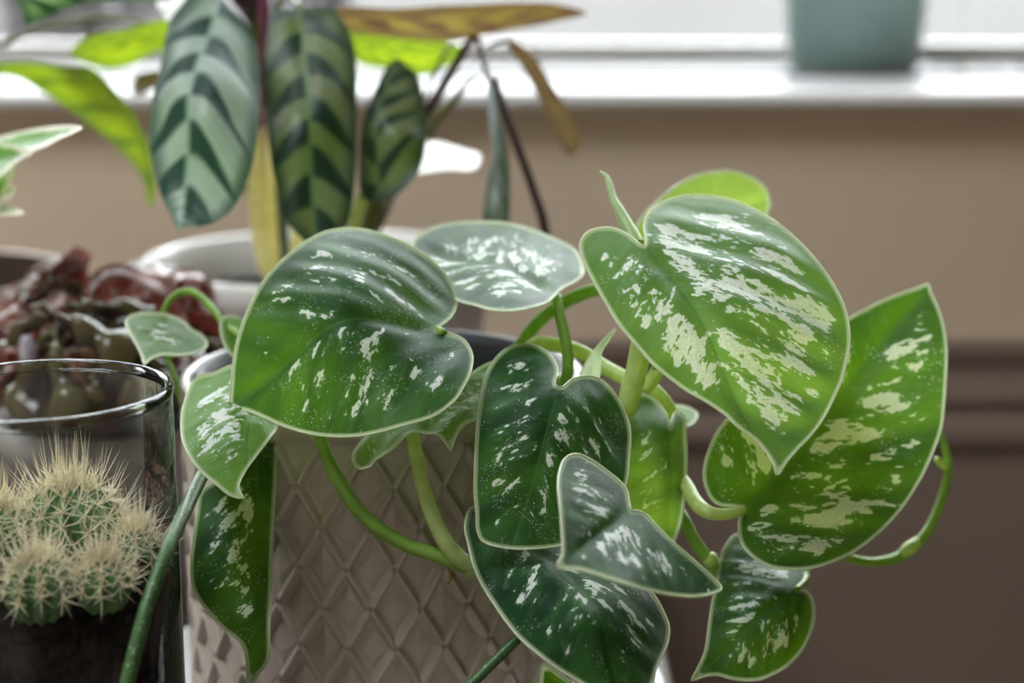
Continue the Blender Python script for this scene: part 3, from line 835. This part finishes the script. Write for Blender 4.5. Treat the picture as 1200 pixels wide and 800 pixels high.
pst([(650, 620, .45, 14), (640, 560, .462, 14), (640, 500, .475, 14), (600, 470, .50, 14)], 'stem', 'vine')
pst([(270, 440, .462, 12), (300, 430, .475, 12), (340, 430, .490, 12), (400, 450, .505, 12)], 'stem', 'vine')
pst([(300, 530, .464, 10), (312, 500, .464, 10), (320, 460, .47, 10), (370, 450, .49, 11)], 'stem')
pst([(520, 392, .452, 11), (511, 387, .4545, 11), (490, 400, .470, 11), (460, 440, .498, 12)], 'stem')

# ------------------------------------------------------------------ glass with cactus
gc = P(45, 459, .412)
GX, GY, GZ, GR = gc.x, gc.y, gc.z, .0318
gl = empty('glass_tumbler', (GX, GY, 0), 'clear glass tumbler with rounded rim, planted with spiny cacti', 'glass')
lathe('glass_wall', [(GR, .0025), (GR, GZ - .0015)], GX, GY, M['glass_wall'], gl, 128)
lathe('glass_base', [(0, 0), (GR - .002, 0), (GR, .002), (GR, .005), (GR - .001, .006), (0, .006)], GX, GY, M['glass_wall'], gl, 96)
ring = [(GR - .0009 + .0013 * math.cos(a), GZ - .0005 + .0016 * math.sin(a)) for a in np.linspace(0, 2 * math.pi, 17)]
lathe('rim', ring, GX, GY, M['glass_rim'], gl, 160)
SZ = .106
rnd = random.Random(11)
V, Fc = [], []
N1, N2 = 22, 80
SR = GR - .0008
for a in range(N1 + 1):
    for b in range(N2):
        r = SR * a / N1; t_ = 2 * math.pi * b / N2
        V.append((GX + r * math.cos(t_), GY + r * math.sin(t_), SZ + rnd.uniform(-.0012, .0012) + .0012 * math.sin(3 * t_)))
for b in range(N2):
    t_ = 2 * math.pi * b / N2
    V.append((GX + SR * math.cos(t_), GY + SR * math.sin(t_), .0065))
for a in range(N1 + 1):
    for b in range(N2):
        c = (b + 1) % N2
        Fc.append((a * N2 + b, (a + 1) * N2 + b, (a + 1) * N2 + c, a * N2 + c))
Fc.append(tuple(range((N1 + 1) * N2, (N1 + 2) * N2))[::-1])
so = mesh_obj('potting_soil', V, Fc, M['soil'])
tag(so, 'dark crumbly potting soil filling the glass tumbler under the cacti', 'soil', kind='stuff')
V, Fc = [], []
for i in range(900):
    r = SR * .95 * math.sqrt(rnd.random()); t_ = rnd.random() * 6.283
    c = Vector((GX + r * math.cos(t_), GY + r * math.sin(t_), SZ + .0008)); s = rnd.uniform(.0005, .0015)
    k = len(V)
    for d in ((1, 0, 0), (-1, 0, 0), (0, 1, 0), (0, -1, 0), (0, 0, 1), (0, 0, -1)):
        V.append(c + Vector(d) * s * rnd.uniform(.6, 1.3))
    Fc += [tuple(k + q for q in f) for f in ((0, 2, 4), (2, 1, 4), (1, 3, 4), (3, 0, 4), (2, 0, 5), (1, 2, 5), (3, 1, 5), (0, 3, 5))]
so2 = mesh_obj('crumbs', V, Fc, M['crumb'], so, smooth=False); so2['kind'] = 'stuff'

cac = empty('cactus', (GX, GY, SZ), 'clump of round green cacti with long cream spines inside the glass tumbler', 'cactus')
def head(c, r, hz, ribs, seed, long=1.0, nsp=7):
    rnd = random.Random(seed)
    V, Fc = [], []
    NT_, NP = ribs * 8, 26
    for j in range(NP + 1):
        ph = math.pi * (.02 + .78 * j / NP)
        for i in range(NT_):
            t_ = 2 * math.pi * i / NT_
            rr = 1 + .11 * math.cos(ribs * t_) * math.sin(ph) + .035 * math.cos(ribs * t_) * math.cos(18 * ph)
            V.append((c.x + r * rr * math.sin(ph) * math.cos(t_), c.y + r * rr * math.sin(ph) * math.sin(t_), c.z + hz * (1.0 if j else .96) * math.cos(ph) * (1 + .04 * math.cos(ribs * t_))))
    for j in range(NP):
        for i in range(NT_):
            k = (i + 1) % NT_
            Fc.append((j * NT_ + i, (j + 1) * NT_ + i, (j + 1) * NT_ + k, j * NT_ + k))
    Fc.append(tuple(range(NT_)))
    h = mesh_obj('cactus_head', V, Fc, M['cactus'], cac)
    SV, SF, WV, WF = [], [], [], []
    for i in range(ribs):
        t_ = 2 * math.pi * i / ribs
        for ph in ((.30, .60, .90, 1.22, 1.58) if i % 2 else (.14, .45, .76, 1.06, 1.40, 1.75)):
            nrm = Vector((math.sin(ph) * math.cos(t_) / r, math.sin(ph) * math.sin(t_) / r, math.cos(ph) / hz)).normalized()
            p = c + Vector((r * 1.12 * math.sin(ph) * math.cos(t_), r * 1.12 * math.sin(ph) * math.sin(t_), hz * 1.03 * math.cos(ph)))
            if p.z < SZ - .001: continue
            e1 = nrm.orthogonal().normalized(); e2 = nrm.cross(e1)
            k = len(WV); s = .00055
            for d in (e1, -e1, e2, -e2, nrm, -nrm): WV.append(p + d * s * rnd.uniform(.8, 1.3))
            WF += [tuple(k + q for q in f) for f in ((0, 2, 4), (2, 1, 4), (1, 3, 4), (3, 0, 4), (2, 0, 5), (1, 2, 5), (3, 1, 5), (0, 3, 5))]
            up = Vector((0, 0, 1))
            for s_ in range(nsp + 2):
                a = 2 * math.pi * s_ / nsp + rnd.uniform(-.3, .3)
                if s_ < nsp:
                    d = (e1 * math.cos(a) + e2 * math.sin(a) + nrm * rnd.uniform(.25, .7)).normalized(); L = rnd.uniform(.0040, .0070) * long
                else:
                    d = (nrm + up * rnd.uniform(.1, .9) + Vector((rnd.gauss(0, .25), rnd.gauss(0, .25), 0))).normalized(); L = rnd.uniform(.0070, .0125) * long
                if ph < .5: d = (d + up * .7).normalized(); L *= 1.15
                w_ = .00021
                f1 = d.orthogonal().normalized() * w_; f2 = d.cross(f1)
                k = len(SV)
                bend = Vector((rnd.gauss(0, .0004), rnd.gauss(0, .0004), rnd.gauss(0, .0004)))
                SV += [p + f1, p - f1 * .5 + f2 * .87, p - f1 * .5 - f2 * .87, p + d * L + bend]
                SF += [(k, k + 1, k + 3), (k + 1, k + 2, k + 3), (k + 2, k, k + 3)]
    o = mesh_obj('spines', SV, SF, M['spine'], h, smooth=False); o['kind'] = 'stuff'
    o = mesh_obj('areoles', WV, WF, M['wool'], h); o['kind'] = 'stuff'
def hpos(x, y, d): return P(x, y, d)
head(P(82, 628, .418), .0125, .0125, 13, 1, 1.1, 8)
head(P(-5, 640, .410), .0090, .0100, 11, 2, 1.0)
head(P(46, 693, .3925), .0072, .0078, 10, 3, .85)
head(P(121, 688, .3955), .0058, .0066, 9, 4, .8)
head(P(160, 655, .412), .0054, .0075, 9, 5, .9)

# ------------------------------------------------------------------ white pot with the feathered plant
wc = P(375, 299, .73)
WXc, WYc, WZc, WR = wc.x, wc.y, wc.z, .0748
wp = empty('plant_pot', (WXc, WYc, 0), 'smooth white glazed plant pot holding the feather striped plant', 'plant pot')
lathe('pot_body', [(0, 0), (.052, 0), (.056, .002), (.070, WZc - .03), (.0715, WZc - .016), (.0748, WZc - .014), (.0752, WZc - .002), (.0735, WZc), (.0715, WZc - .001), (.0705, WZc - .014), (.066, WZc - .04), (.052, .01), (0, .008)], WXc, WYc, M['white_ceramic'], wp, 128)
cal = empty('calathea', (WXc, WYc, WZc - .02), 'feather striped calathea with drooping silver green leaves and plum stems in white pot', 'plant')
o = lathe('soil', [(0, WZc - .017), (.03, WZc - .016), (.0695, WZc - .019), (.0695, WZc - .026), (0, WZc - .026)], WXc, WYc, M['soil'], cal); o['kind'] = 'stuff'
def cleaf(pts, base, tip, ctrl, mat, **kw):
    kw.setdefault('step', 6)
    return leaf(cal, pts, base, tip, ctrl, M[mat], None, quilt=kw.pop('quilt', .0018), ribs=5.2, slant=1.0, **kw)
cleaf([(250, -14), (267, 8), (283, 23), (297, 43), (304, 73), (305, 117), (303, 150), (297, 187), (287, 220), (271, 247), (253, 260), (234, 266), (218, 266), (209, 271), (205, 262), (197, 246), (187, 223), (178, 187), (175, 150), (178, 117), (187, 83), (193, 50), (200, 23), (213, 5), (230, -12)],
      (258, -8), (209, 270), [(250, -14, .585), (209, 270, .545), (305, 117, .562), (175, 150, .560), (240, 130, .545)], 'cal')
cleaf([(352, 10), (375, 10), (390, 10), (400, 22), (410, 40), (416, 60), (418, 90), (418, 120), (418, 150), (418, 190), (414, 230), (408, 262), (390, 280), (365, 287), (348, 274), (338, 262), (330, 242), (324, 220), (318, 190), (313, 150), (309, 100), (311, 60), (315, 30), (320, 12), (332, 10)],
      (352, 10), (370, 287), [(352, 10, .60), (370, 287, .565), (418, 150, .585), (311, 120, .585), (362, 140, .570)], 'cal_dark')
cleaf([(463, 69), (450, 83), (437, 110), (427, 137), (422, 167), (420, 200), (424, 230), (443, 236), (467, 227), (487, 207), (497, 183), (500, 150), (498, 123), (490, 90), (477, 77)],
      (440, 236), (463, 69), [(463, 69, .62), (440, 236, .59), (500, 150, .60), (420, 200, .60), (460, 150, .588)], 'cal_dark')
cleaf([(-45, 78), (0, 74), (30, 73), (60, 76), (84, 78), (108, 80), (124, 94), (140, 112), (154, 128), (165, 150), (173, 167), (180, 200), (182, 227), (174, 242), (167, 209), (147, 183), (113, 152), (83, 129), (50, 108), (17, 90), (-25, 86)],
      (-45, 82), (174, 242), [(-45, 82, .70), (100, 82, .650), (60, 112, .685), (174, 242, .66), (163, 145, .645), (130, 170, .675)], 'cal_backlit')
cleaf([(82, 63), (90, 52), (108, 42), (130, 37), (152, 33), (174, 27), (196, 23), (215, 40), (205, 56), (180, 62), (164, 72), (144, 80), (124, 81), (110, 78), (92, 71)],
      (212, 40), (82, 64), [(82, 64, .67), (212, 40, .69), (130, 37, .665), (124, 81, .70)], 'cal_backlit')
cleaf([(388, 15), (410, 8), (460, 10), (510, 7), (560, 5), (610, 3), (653, 5), (688, 15), (667, 22), (627, 30), (593, 36), (560, 43), (527, 48), (493, 47), (443, 42), (410, 37), (393, 27)],
      (388, 20), (688, 15), [(388, 20, .63), (688, 15, .65), (560, 4, .615), (527, 48, .66)], 'cal_under')
cleaf([(405, 40), (430, 38), (460, 40), (510, 46), (540, 54), (540, 66), (520, 80), (500, 87), (490, 89), (473, 84), (447, 80), (420, 73)],
      (405, 45), (542, 60), [(405, 40, .69), (540, 60, .69), (460, 40, .675), (490, 89, .715)], 'cal_backlit')
cleaf([(592, 47), (607, 50), (627, 67), (643, 93), (660, 120), (673, 143), (683, 163), (677, 177), (667, 183), (657, 170), (650, 160), (643, 140), (627, 107), (610, 77), (597, 57)],
      (592, 47), (668, 183), [(592, 47, .66), (668, 183, .66), (660, 120, .645), (627, 107, .67)], 'cal_under')
cleaf([(572, 96), (580, 99), (587, 133), (593, 167), (597, 200), (598, 230), (597, 260), (590, 278), (572, 275), (566, 255), (568, 233), (573, 200), (577, 183), (574, 150), (571, 127)],
      (576, 96), (584, 278), [(576, 96, .60), (584, 278, .59), (598, 220, .605), (568, 233, .575)], 'cal')
cleaf([(23, -6), (24, 8), (33, 29), (44, 26), (60, 18), (80, 9), (100, 4), (130, 1), (180, 2), (205, -4), (190, -25), (120, -38), (50, -30)],
      (205, -8), (33, 29), [(33, 29, .60), (205, -4, .60), (120, -38, .595), (100, 4, .60)], 'cal')
cleaf([(183, 3), (200, -6), (224, -2), (212, 10), (196, 24), (190, 14)], (224, -3), (196, 24), [(183, 3, .61), (224, -2, .62), (196, 24, .60)], 'cream_leaf', step=5)
cleaf([(486, 168), (500, 166), (520, 168), (548, 177), (558, 178), (563, 186), (558, 196), (550, 199), (530, 198), (500, 201), (486, 201)],
      (486, 185), (563, 187), [(486, 168, .70), (563, 180, .70), (500, 201, .66), (556, 197, .665)], 'cream_leaf', step=5)
cleaf([(154, 98), (160, 88), (175, 83), (195, 84), (192, 96), (172, 108), (163, 113), (155, 108)], (195, 88), (155, 108), [(154, 98, .69), (195, 84, .67), (172, 108, .67)], 'cal_under', step=5)
def cst(pts, mat, name='petiole'): return stem(cal, name, pts, M[mat])
SP = (345, 306)
cst([(553, 44, .645, 9), (536, 72, .64, 11), (512, 112, .64, 12), (498, 135, .645, 13), (470, 200, .66, 12), (430, 290, .70, 11), (400, 312, .725, 10)], 'cal_stem')
cst([(528, 50, .66, 4), (515, 75, .66, 5), (503, 102, .66, 5), (480, 160, .67, 5), (430, 300, .71, 6)], 'cal_stem')
cst([(558, 42, .640, 6), (564, 62, .632, 7), (570, 85, .615, 7), (576, 98, .602, 7)], 'cal_stem')
cst([(594, 48, .66, 3), (577, 52, .655, 4), (562, 60, .645, 5)], 'cal_stem_olive')
cst([(580, 92, .615, 9), (590, 127, .618, 10), (607, 173, .622, 10), (623, 217, .628, 11), (637, 263, .634, 12), (635, 300, .65, 12), (560, 345, .70, 12), (480, 310, .73, 11)], 'cal_stem')
cst([(560, 90, .65, 4), (545, 100, .645, 6), (530, 120, .64, 9), (508, 146, .64, 10), (470, 210, .66, 10), (420, 300, .71, 10)], 'cal_stem_olive')
cst([(309, -12, .60, 12), (309, 20, .605, 12), (309, 46, .61, 10), (306, 90, .62, 9), (306, 150, .63, 9), (310, 230, .66, 10), (330, 312, .715, 10)], 'cal_stem_pink')
cst([(280, -20, .60, 40), (298, 20, .635, 24), (303, 60, .64, 11), (304, 160, .65, 10), (312, 310, .72, 10)], 'cal_stem')
cst([(299, 150, .622, 12), (300, 195, .63, 20), (304, 245, .655, 24), (312, 300, .69, 25), (320, 325, .715, 24)], 'cal_stem_yellow', 'sheath')
cst([(316, 150, .630, 10), (320, 210, .64, 15), (326, 260, .665, 17), (332, 315, .705, 17)], 'cal_stem_yellow', 'sheath')
cst([(326, 200, .634, 8), (331, 260, .655, 12), (336, 318, .695, 12)], 'cal_stem_teal')
cst([(352, 230, .64, 10), (349, 270, .66, 14), (346, 318, .70, 16)], 'cal_stem_yellow', 'sheath')
cst([(424, 228, .597, 12), (417, 258, .61, 13), (405, 300, .66, 13), (380, 315, .71, 13)], 'stem_pale')
cst([(440, 225, .60, 18), (434, 262, .62, 21), (415, 305, .67, 20), (390, 318, .715, 18)], 'cal_stem_olive')
cst([(256, -6, .588, 9), (275, -20, .60, 9), (300, -10, .615, 9), (306, 40, .625, 9), (306, 120, .635, 9)], 'cal_stem_olive')
cst([(352, 12, .602, 8), (345, 0, .615, 8), (330, -2, .625, 8), (320, 40, .63, 8), (318, 150, .635, 9)], 'cal_stem_olive')
cst([(390, 20, .622, 8), (372, 40, .64, 8), (360, 140, .66, 9), (352, 250, .68, 10), (350, 315, .72, 10)], 'cal_stem')
cst([(212, 40, .662, 6), (250, 60, .66, 7), (285, 140, .67, 8), (305, 240, .69, 9), (325, 315, .72, 9)], 'cal_stem_olive')
cst([(-45, 82, .70, 6), (-20, 60, .70, 6), (120, 20, .70, 7), (240, 60, .69, 8), (290, 180, .69, 9), (318, 315, .725, 9)], 'cal_stem_olive')
cst([(405, 45, .70, 6), (380, 90, .70, 7), (360, 200, .71, 8), (350, 315, .735, 8)], 'cal_stem_olive')
cst([(205, -8, .60, 6), (250, -22, .61, 7), (292, 10, .625, 8), (300, 80, .635, 8), (304, 160, .645, 8)], 'cal_stem_olive')
cst([(486, 185, .68, 6), (460, 230, .69, 6), (420, 300, .715, 7)], 'cal_stem_olive')
cst([(195, 88, .672, 5), (240, 120, .68, 6), (290, 220, .69, 7), (320, 315, .72, 7)], 'cal_stem')

# ------------------------------------------------------------------ clay pot with variegated plant at the left
bc = P(-88, 318, .70)
bp = empty('plant_pot', (bc.x, bc.y, 0), 'pale clay plant pot with brown inside beside the white pot', 'plant pot')
R = .0585; Z = bc.z
lathe('pot_body', [(0, 0), (.040, 0), (.042, .002), (.055, Z - .02), (.0585, Z - .018), (.0592, Z - .001), (.0578, Z), (.0562, Z - .001)], bc.x, bc.y, M['clay'], bp)
lathe('pot_inside', [(.0562, Z - .001), (.0545, Z - .02), (.040, .008), (0, .006)], bc.x, bc.y, M['clay_in'], bp)
vp = empty('dracaena', (bc.x, bc.y, Z - .035), 'cream edged green dracaena with pointed leaves in pale clay pot', 'plant')
o = lathe('soil', [(0, Z - .030), (.0515, Z - .033), (.0515, Z - .04), (0, Z - .04)], bc.x, bc.y, M['soil'], vp); o['kind'] = 'stuff'
def vleaf(pts, base, tip, ctrl):
    ctrl = [(a, b, d - .075 * max(0, (a + 80) / 100)) for a, b, d in ctrl]   # leaves arch toward the room
    return leaf(vp, pts, base, tip, ctrl, M['varieg'], None, step=5, quilt=.0002, crease=.0015)
vleaf([(-70, 178), (-40, 166), (0, 160), (20, 155), (50, 149), (80, 146), (98, 149), (85, 157), (70, 163), (55, 171), (35, 178), (0, 183), (-40, 190)], (-70, 182), (98, 149), [(-70, 182, .67), (98, 149, .62), (50, 149, .645), (35, 178, .63)])
vleaf([(-60, 150), (-20, 152), (0, 166), (15, 170), (39, 178), (25, 187), (12, 197), (0, 207), (-30, 222), (-60, 205)], (-60, 185), (39, 178), [(-60, 185, .66), (39, 178, .61), (0, 166, .635), (0, 207, .615)])
vleaf([(-40, 235), (0, 203), (18, 195), (12, 213), (3, 233), (-12, 238)], (-40, 238), (18, 195), [(-40, 235, .66), (18, 195, .64), (3, 233, .63)])
vleaf([(-60, 245), (0, 238), (15, 241), (29, 249), (20, 252), (0, 252), (-30, 252), (-60, 252)], (-60, 249), (29, 249), [(-60, 249, .66), (29, 249, .62), (0, 238, .65), (0, 252, .635)])
vleaf([(-12, 224), (8, 217), (18, 219), (12, 232), (0, 234)], (-12, 230), (18, 219), [(-12, 224, .65), (18, 219, .635), (0, 234, .63)])
vleaf([(-100, 200), (-130, 170), (-170, 140), (-215, 120), (-200, 150), (-165, 185), (-125, 210)], (-100, 205), (-215, 120), [(-100, 205, .68), (-215, 120, .66), (-170, 140, .69), (-165, 185, .66)])
vleaf([(-85, 185), (-100, 140), (-95, 90), (-80, 50), (-66, 95), (-66, 145), (-75, 185)], (-82, 186), (-80, 50), [(-82, 186, .68), (-80, 50, .72), (-100, 120, .69), (-66, 120, .69)])
vleaf([(-100, 235), (-140, 220), (-185, 225), (-220, 250), (-185, 250), (-140, 250), (-105, 252)], (-100, 243), (-220, 250), [(-100, 243, .68), (-220, 250, .67), (-160, 220, .69), (-160, 250, .67)])
for b_ in ((-100, 205, .68), (-82, 186, .68), (-100, 243, .68), (-68, 182, .67), (-58, 190, .66), (-40, 237, .66), (-58, 249, .66), (-12, 229, .648)):
    stem(vp, 'leaf_base', [(*b_, 9), (-85, b_[1] + 35, .68, 10), (-88, 290, .695, 11)], M['cream_leaf'])
stem(vp, 'cane', [(-86, 180, .67, 16), (-88, 250, .69, 18), (-88, 330, .70, 18)], M['cal_stem_olive'])

# ------------------------------------------------------------------ wrinkled red plant
rc = P(128, 400, .60)
rp = empty('plant_pot', (rc.x, rc.y, 0), 'small grey stoneware pot under the wrinkled red plant', 'plant pot')
RZ = .092
lathe('pot_body', [(0, 0), (.030, 0), (.032, .002), (.0385, RZ - .012), (.0405, RZ - .010), (.0405, RZ), (.039, RZ), (.0375, RZ - .006), (.029, .008), (0, .006)], rc.x, rc.y, M['grey_pot'], rp)
rpl = empty('peperomia', (rc.x, rc.y, RZ - .008), 'mound of wrinkled dark red and olive peperomia leaves behind the glass tumbler', 'plant')
o = lathe('soil', [(0, RZ - .006), (.0365, RZ - .008), (.0365, RZ - .014), (0, RZ - .014)], rc.x, rc.y, M['soil'], rpl); o['kind'] = 'stuff'
def wrinkled(pos, nrm, spin, L, hue, seed):
    rnd = random.Random(seed)
    N, K = 80, 18
    V, Fc, H = [], [], []
    nrm = Vector(nrm).normalized()
    e1 = Vector((math.cos(spin), math.sin(spin), 0)); e1 = (e1 - nrm * e1.dot(nrm)).normalized(); e2 = nrm.cross(e1)
    for k in range(K + 1):
        t_ = k / K
        for i in range(N):
            a = 2 * math.pi * i / N
            # heart outline from the petiole point, a = 0 toward the tip
            ca = math.cos(a)
            rr = .55 + .30 * max(0, ca) ** 3 + .12 * math.sin(a) ** 2 - .28 * max(0, -ca) ** 6
            r = rr * t_
            x, y = r * math.cos(a), r * math.sin(a)
            vein = math.cos(7 * a + .6 * math.sin(3 * a)) 
            cross = math.sin(2 * math.pi * 2.6 * t_ + a)
            h = (0.065 * vein * smooth01(t_ / .4) + .030 * cross * smooth01(t_ / .3)) - .34 * t_ ** 2.0 + .05 * math.sin(2 * a + seed)
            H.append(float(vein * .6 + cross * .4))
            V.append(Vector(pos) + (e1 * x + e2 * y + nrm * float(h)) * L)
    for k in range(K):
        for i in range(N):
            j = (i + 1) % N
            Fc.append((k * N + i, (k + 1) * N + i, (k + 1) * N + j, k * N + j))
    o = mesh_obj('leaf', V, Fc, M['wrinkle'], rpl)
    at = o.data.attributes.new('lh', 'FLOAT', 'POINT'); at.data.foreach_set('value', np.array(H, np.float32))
    o['hue'] = hue
    root = Vector((rc.x, rc.y, RZ - .006))
    p = Vector(pos)
    mid = (p + root) / 2 + Vector((0, 0, .006)) + (p - root) * .12
    c = catmull([tuple(root), tuple(mid), tuple(p)], 12)
    Vt, Ft = tube_data([Vector(q) for q in c], [.0011] * 12, 8)
    mesh_obj('petiole', Vt, Ft, M['wrinkle_stem'], rpl)
stem(rpl, 'pale_stem', [(40, 450, .560, 20), (35, 420, .556, 22), (32, 402, .555, 18), (31, 393, .555, 10)], M['wrinkle_pale'])
rnd = random.Random(21)
wl = [(66, 372, .560, 0.0, .044), (20, 400, .575, .75, .034), (98, 338, .598, .1, .032), (143, 326, .615, .05, .030),
      (170, 368, .598, .85, .032), (212, 364, .590, .75, .030), (60, 345, .600, .95, .030), (30, 360, .60, .9, .034),
      (130, 375, .570, .85, .030), (95, 395, .560, .1, .030), (165, 395, .570, .3, .030), (205, 392, .585, .2, .028),
      (40, 415, .560, .8, .032), (120, 412, .555, .1, .030), (235, 385, .60, .4, .028), (180, 345, .625, .5, .026),
      (95, 330, .635, .3, .030), (0, 385, .60, .9, .030), (150, 360, .63, .7, .032), (230, 372, .62, .9, .028), (75, 410, .55, .3, .026)]
for i, (x, y, d, hue, L) in enumerate(wl):
    p = P(x, y, d)
    out = Vector((p.x - rc.x, p.y - rc.y, 0))
    nrm = out * 10 + Vector((rnd.uniform(-.3, .3), rnd.uniform(-.45, .1), .75))
    if hue > .6: nrm = out * 16 + Vector((0, -.5, .25))
    wrinkled(p, nrm, math.atan2(out.y, out.x) + rnd.uniform(-.6, .6), L, hue, i)

# ------------------------------------------------------------------ teal pot on the sill
tp = P(999.5, 88, 1.05)
tx, ty = tp.x, 1.062
LZ = WZ0 + .0022
tpo = empty('plant_pot', (tx, ty, LZ), 'pale teal plant pot on the grey ledge behind the white window sill', 'plant pot')
lathe('pot_body', [(0, 0), (.0375, 0), (.0392, .0015), (.0455, .075), (.0475, .076), (.0480, .088), (.0465, .089), (.0450, .080), (.037, .006), (0, .005)], tx, ty, M['teal'], tpo, z0=LZ)
tpl = empty('spider_plant', (tx, ty, LZ + .07), 'small green spider plant with arching narrow leaves in teal pot', 'plant')
o = lathe('soil', [(0, .074), (.0435, .072), (.0435, .066), (0, .066)], tx, ty, M['soil'], tpl, z0=LZ); o['kind'] = 'stuff'
def blade(az, reach, rise, drop):
    V, Fc = [], []
    d = Vector((math.cos(az), math.sin(az), 0)); s = Vector((-d.y, d.x, 0))
    for k in range(15):
        t_ = k / 14
        p = Vector((tx, ty, LZ + .074)) + d * (reach * t_) + Vector((0, 0, rise * math.sin(math.pi * min(1, t_ * 1.0) * .75) - drop * t_ ** 3))
        w_ = .006 * (1 - t_ ** 2.2) * (.4 + .6 * min(1, t_ * 5)) + .0003
        V += [p - s * w_ + Vector((0, 0, .0015)), p, p + s * w_ + Vector((0, 0, .0015))]
    for k in range(14):
        for c in (0, 1):
            a = 3 * k + c
            Fc.append((a, a + 1, a + 4, a + 3))
    mesh_obj('leaf', V, Fc, M['stem_pale'], tpl)
blade(math.atan2(-.01, .066), .073, .06, .1385)
for i in range(8):
    blade(.5 + i * .62, .05 + .008 * (i % 3), .07, .06)

# soil crumbs beside the teal pot
rnd = random.Random(5)
V, Fc = [], []
for i in range(46):
    c = Vector((rnd.uniform(tx + .050, tx + .135), rnd.uniform(1.016, 1.075), LZ)); r = rnd.uniform(.0008, .0028); k = len(V)
    c.z += r * .7
    for d in ((1, 0, 0), (-1, 0, 0), (0, 1, 0), (0, -1, 0), (0, 0, .7), (0, 0, -.7)):
        V.append(c + Vector(d) * r * rnd.uniform(.7, 1.0))
    Fc += [tuple(k + q for q in f) for f in ((0, 2, 4), (2, 1, 4), (1, 3, 4), (3, 0, 4), (2, 0, 5), (1, 2, 5), (3, 1, 5), (0, 3, 5))]
tag(mesh_obj('soil_crumbs', V, Fc, M['crumb'], smooth=False), 'scattered brown soil crumbs on the ledge beside the teal pot', 'soil', kind='stuff')
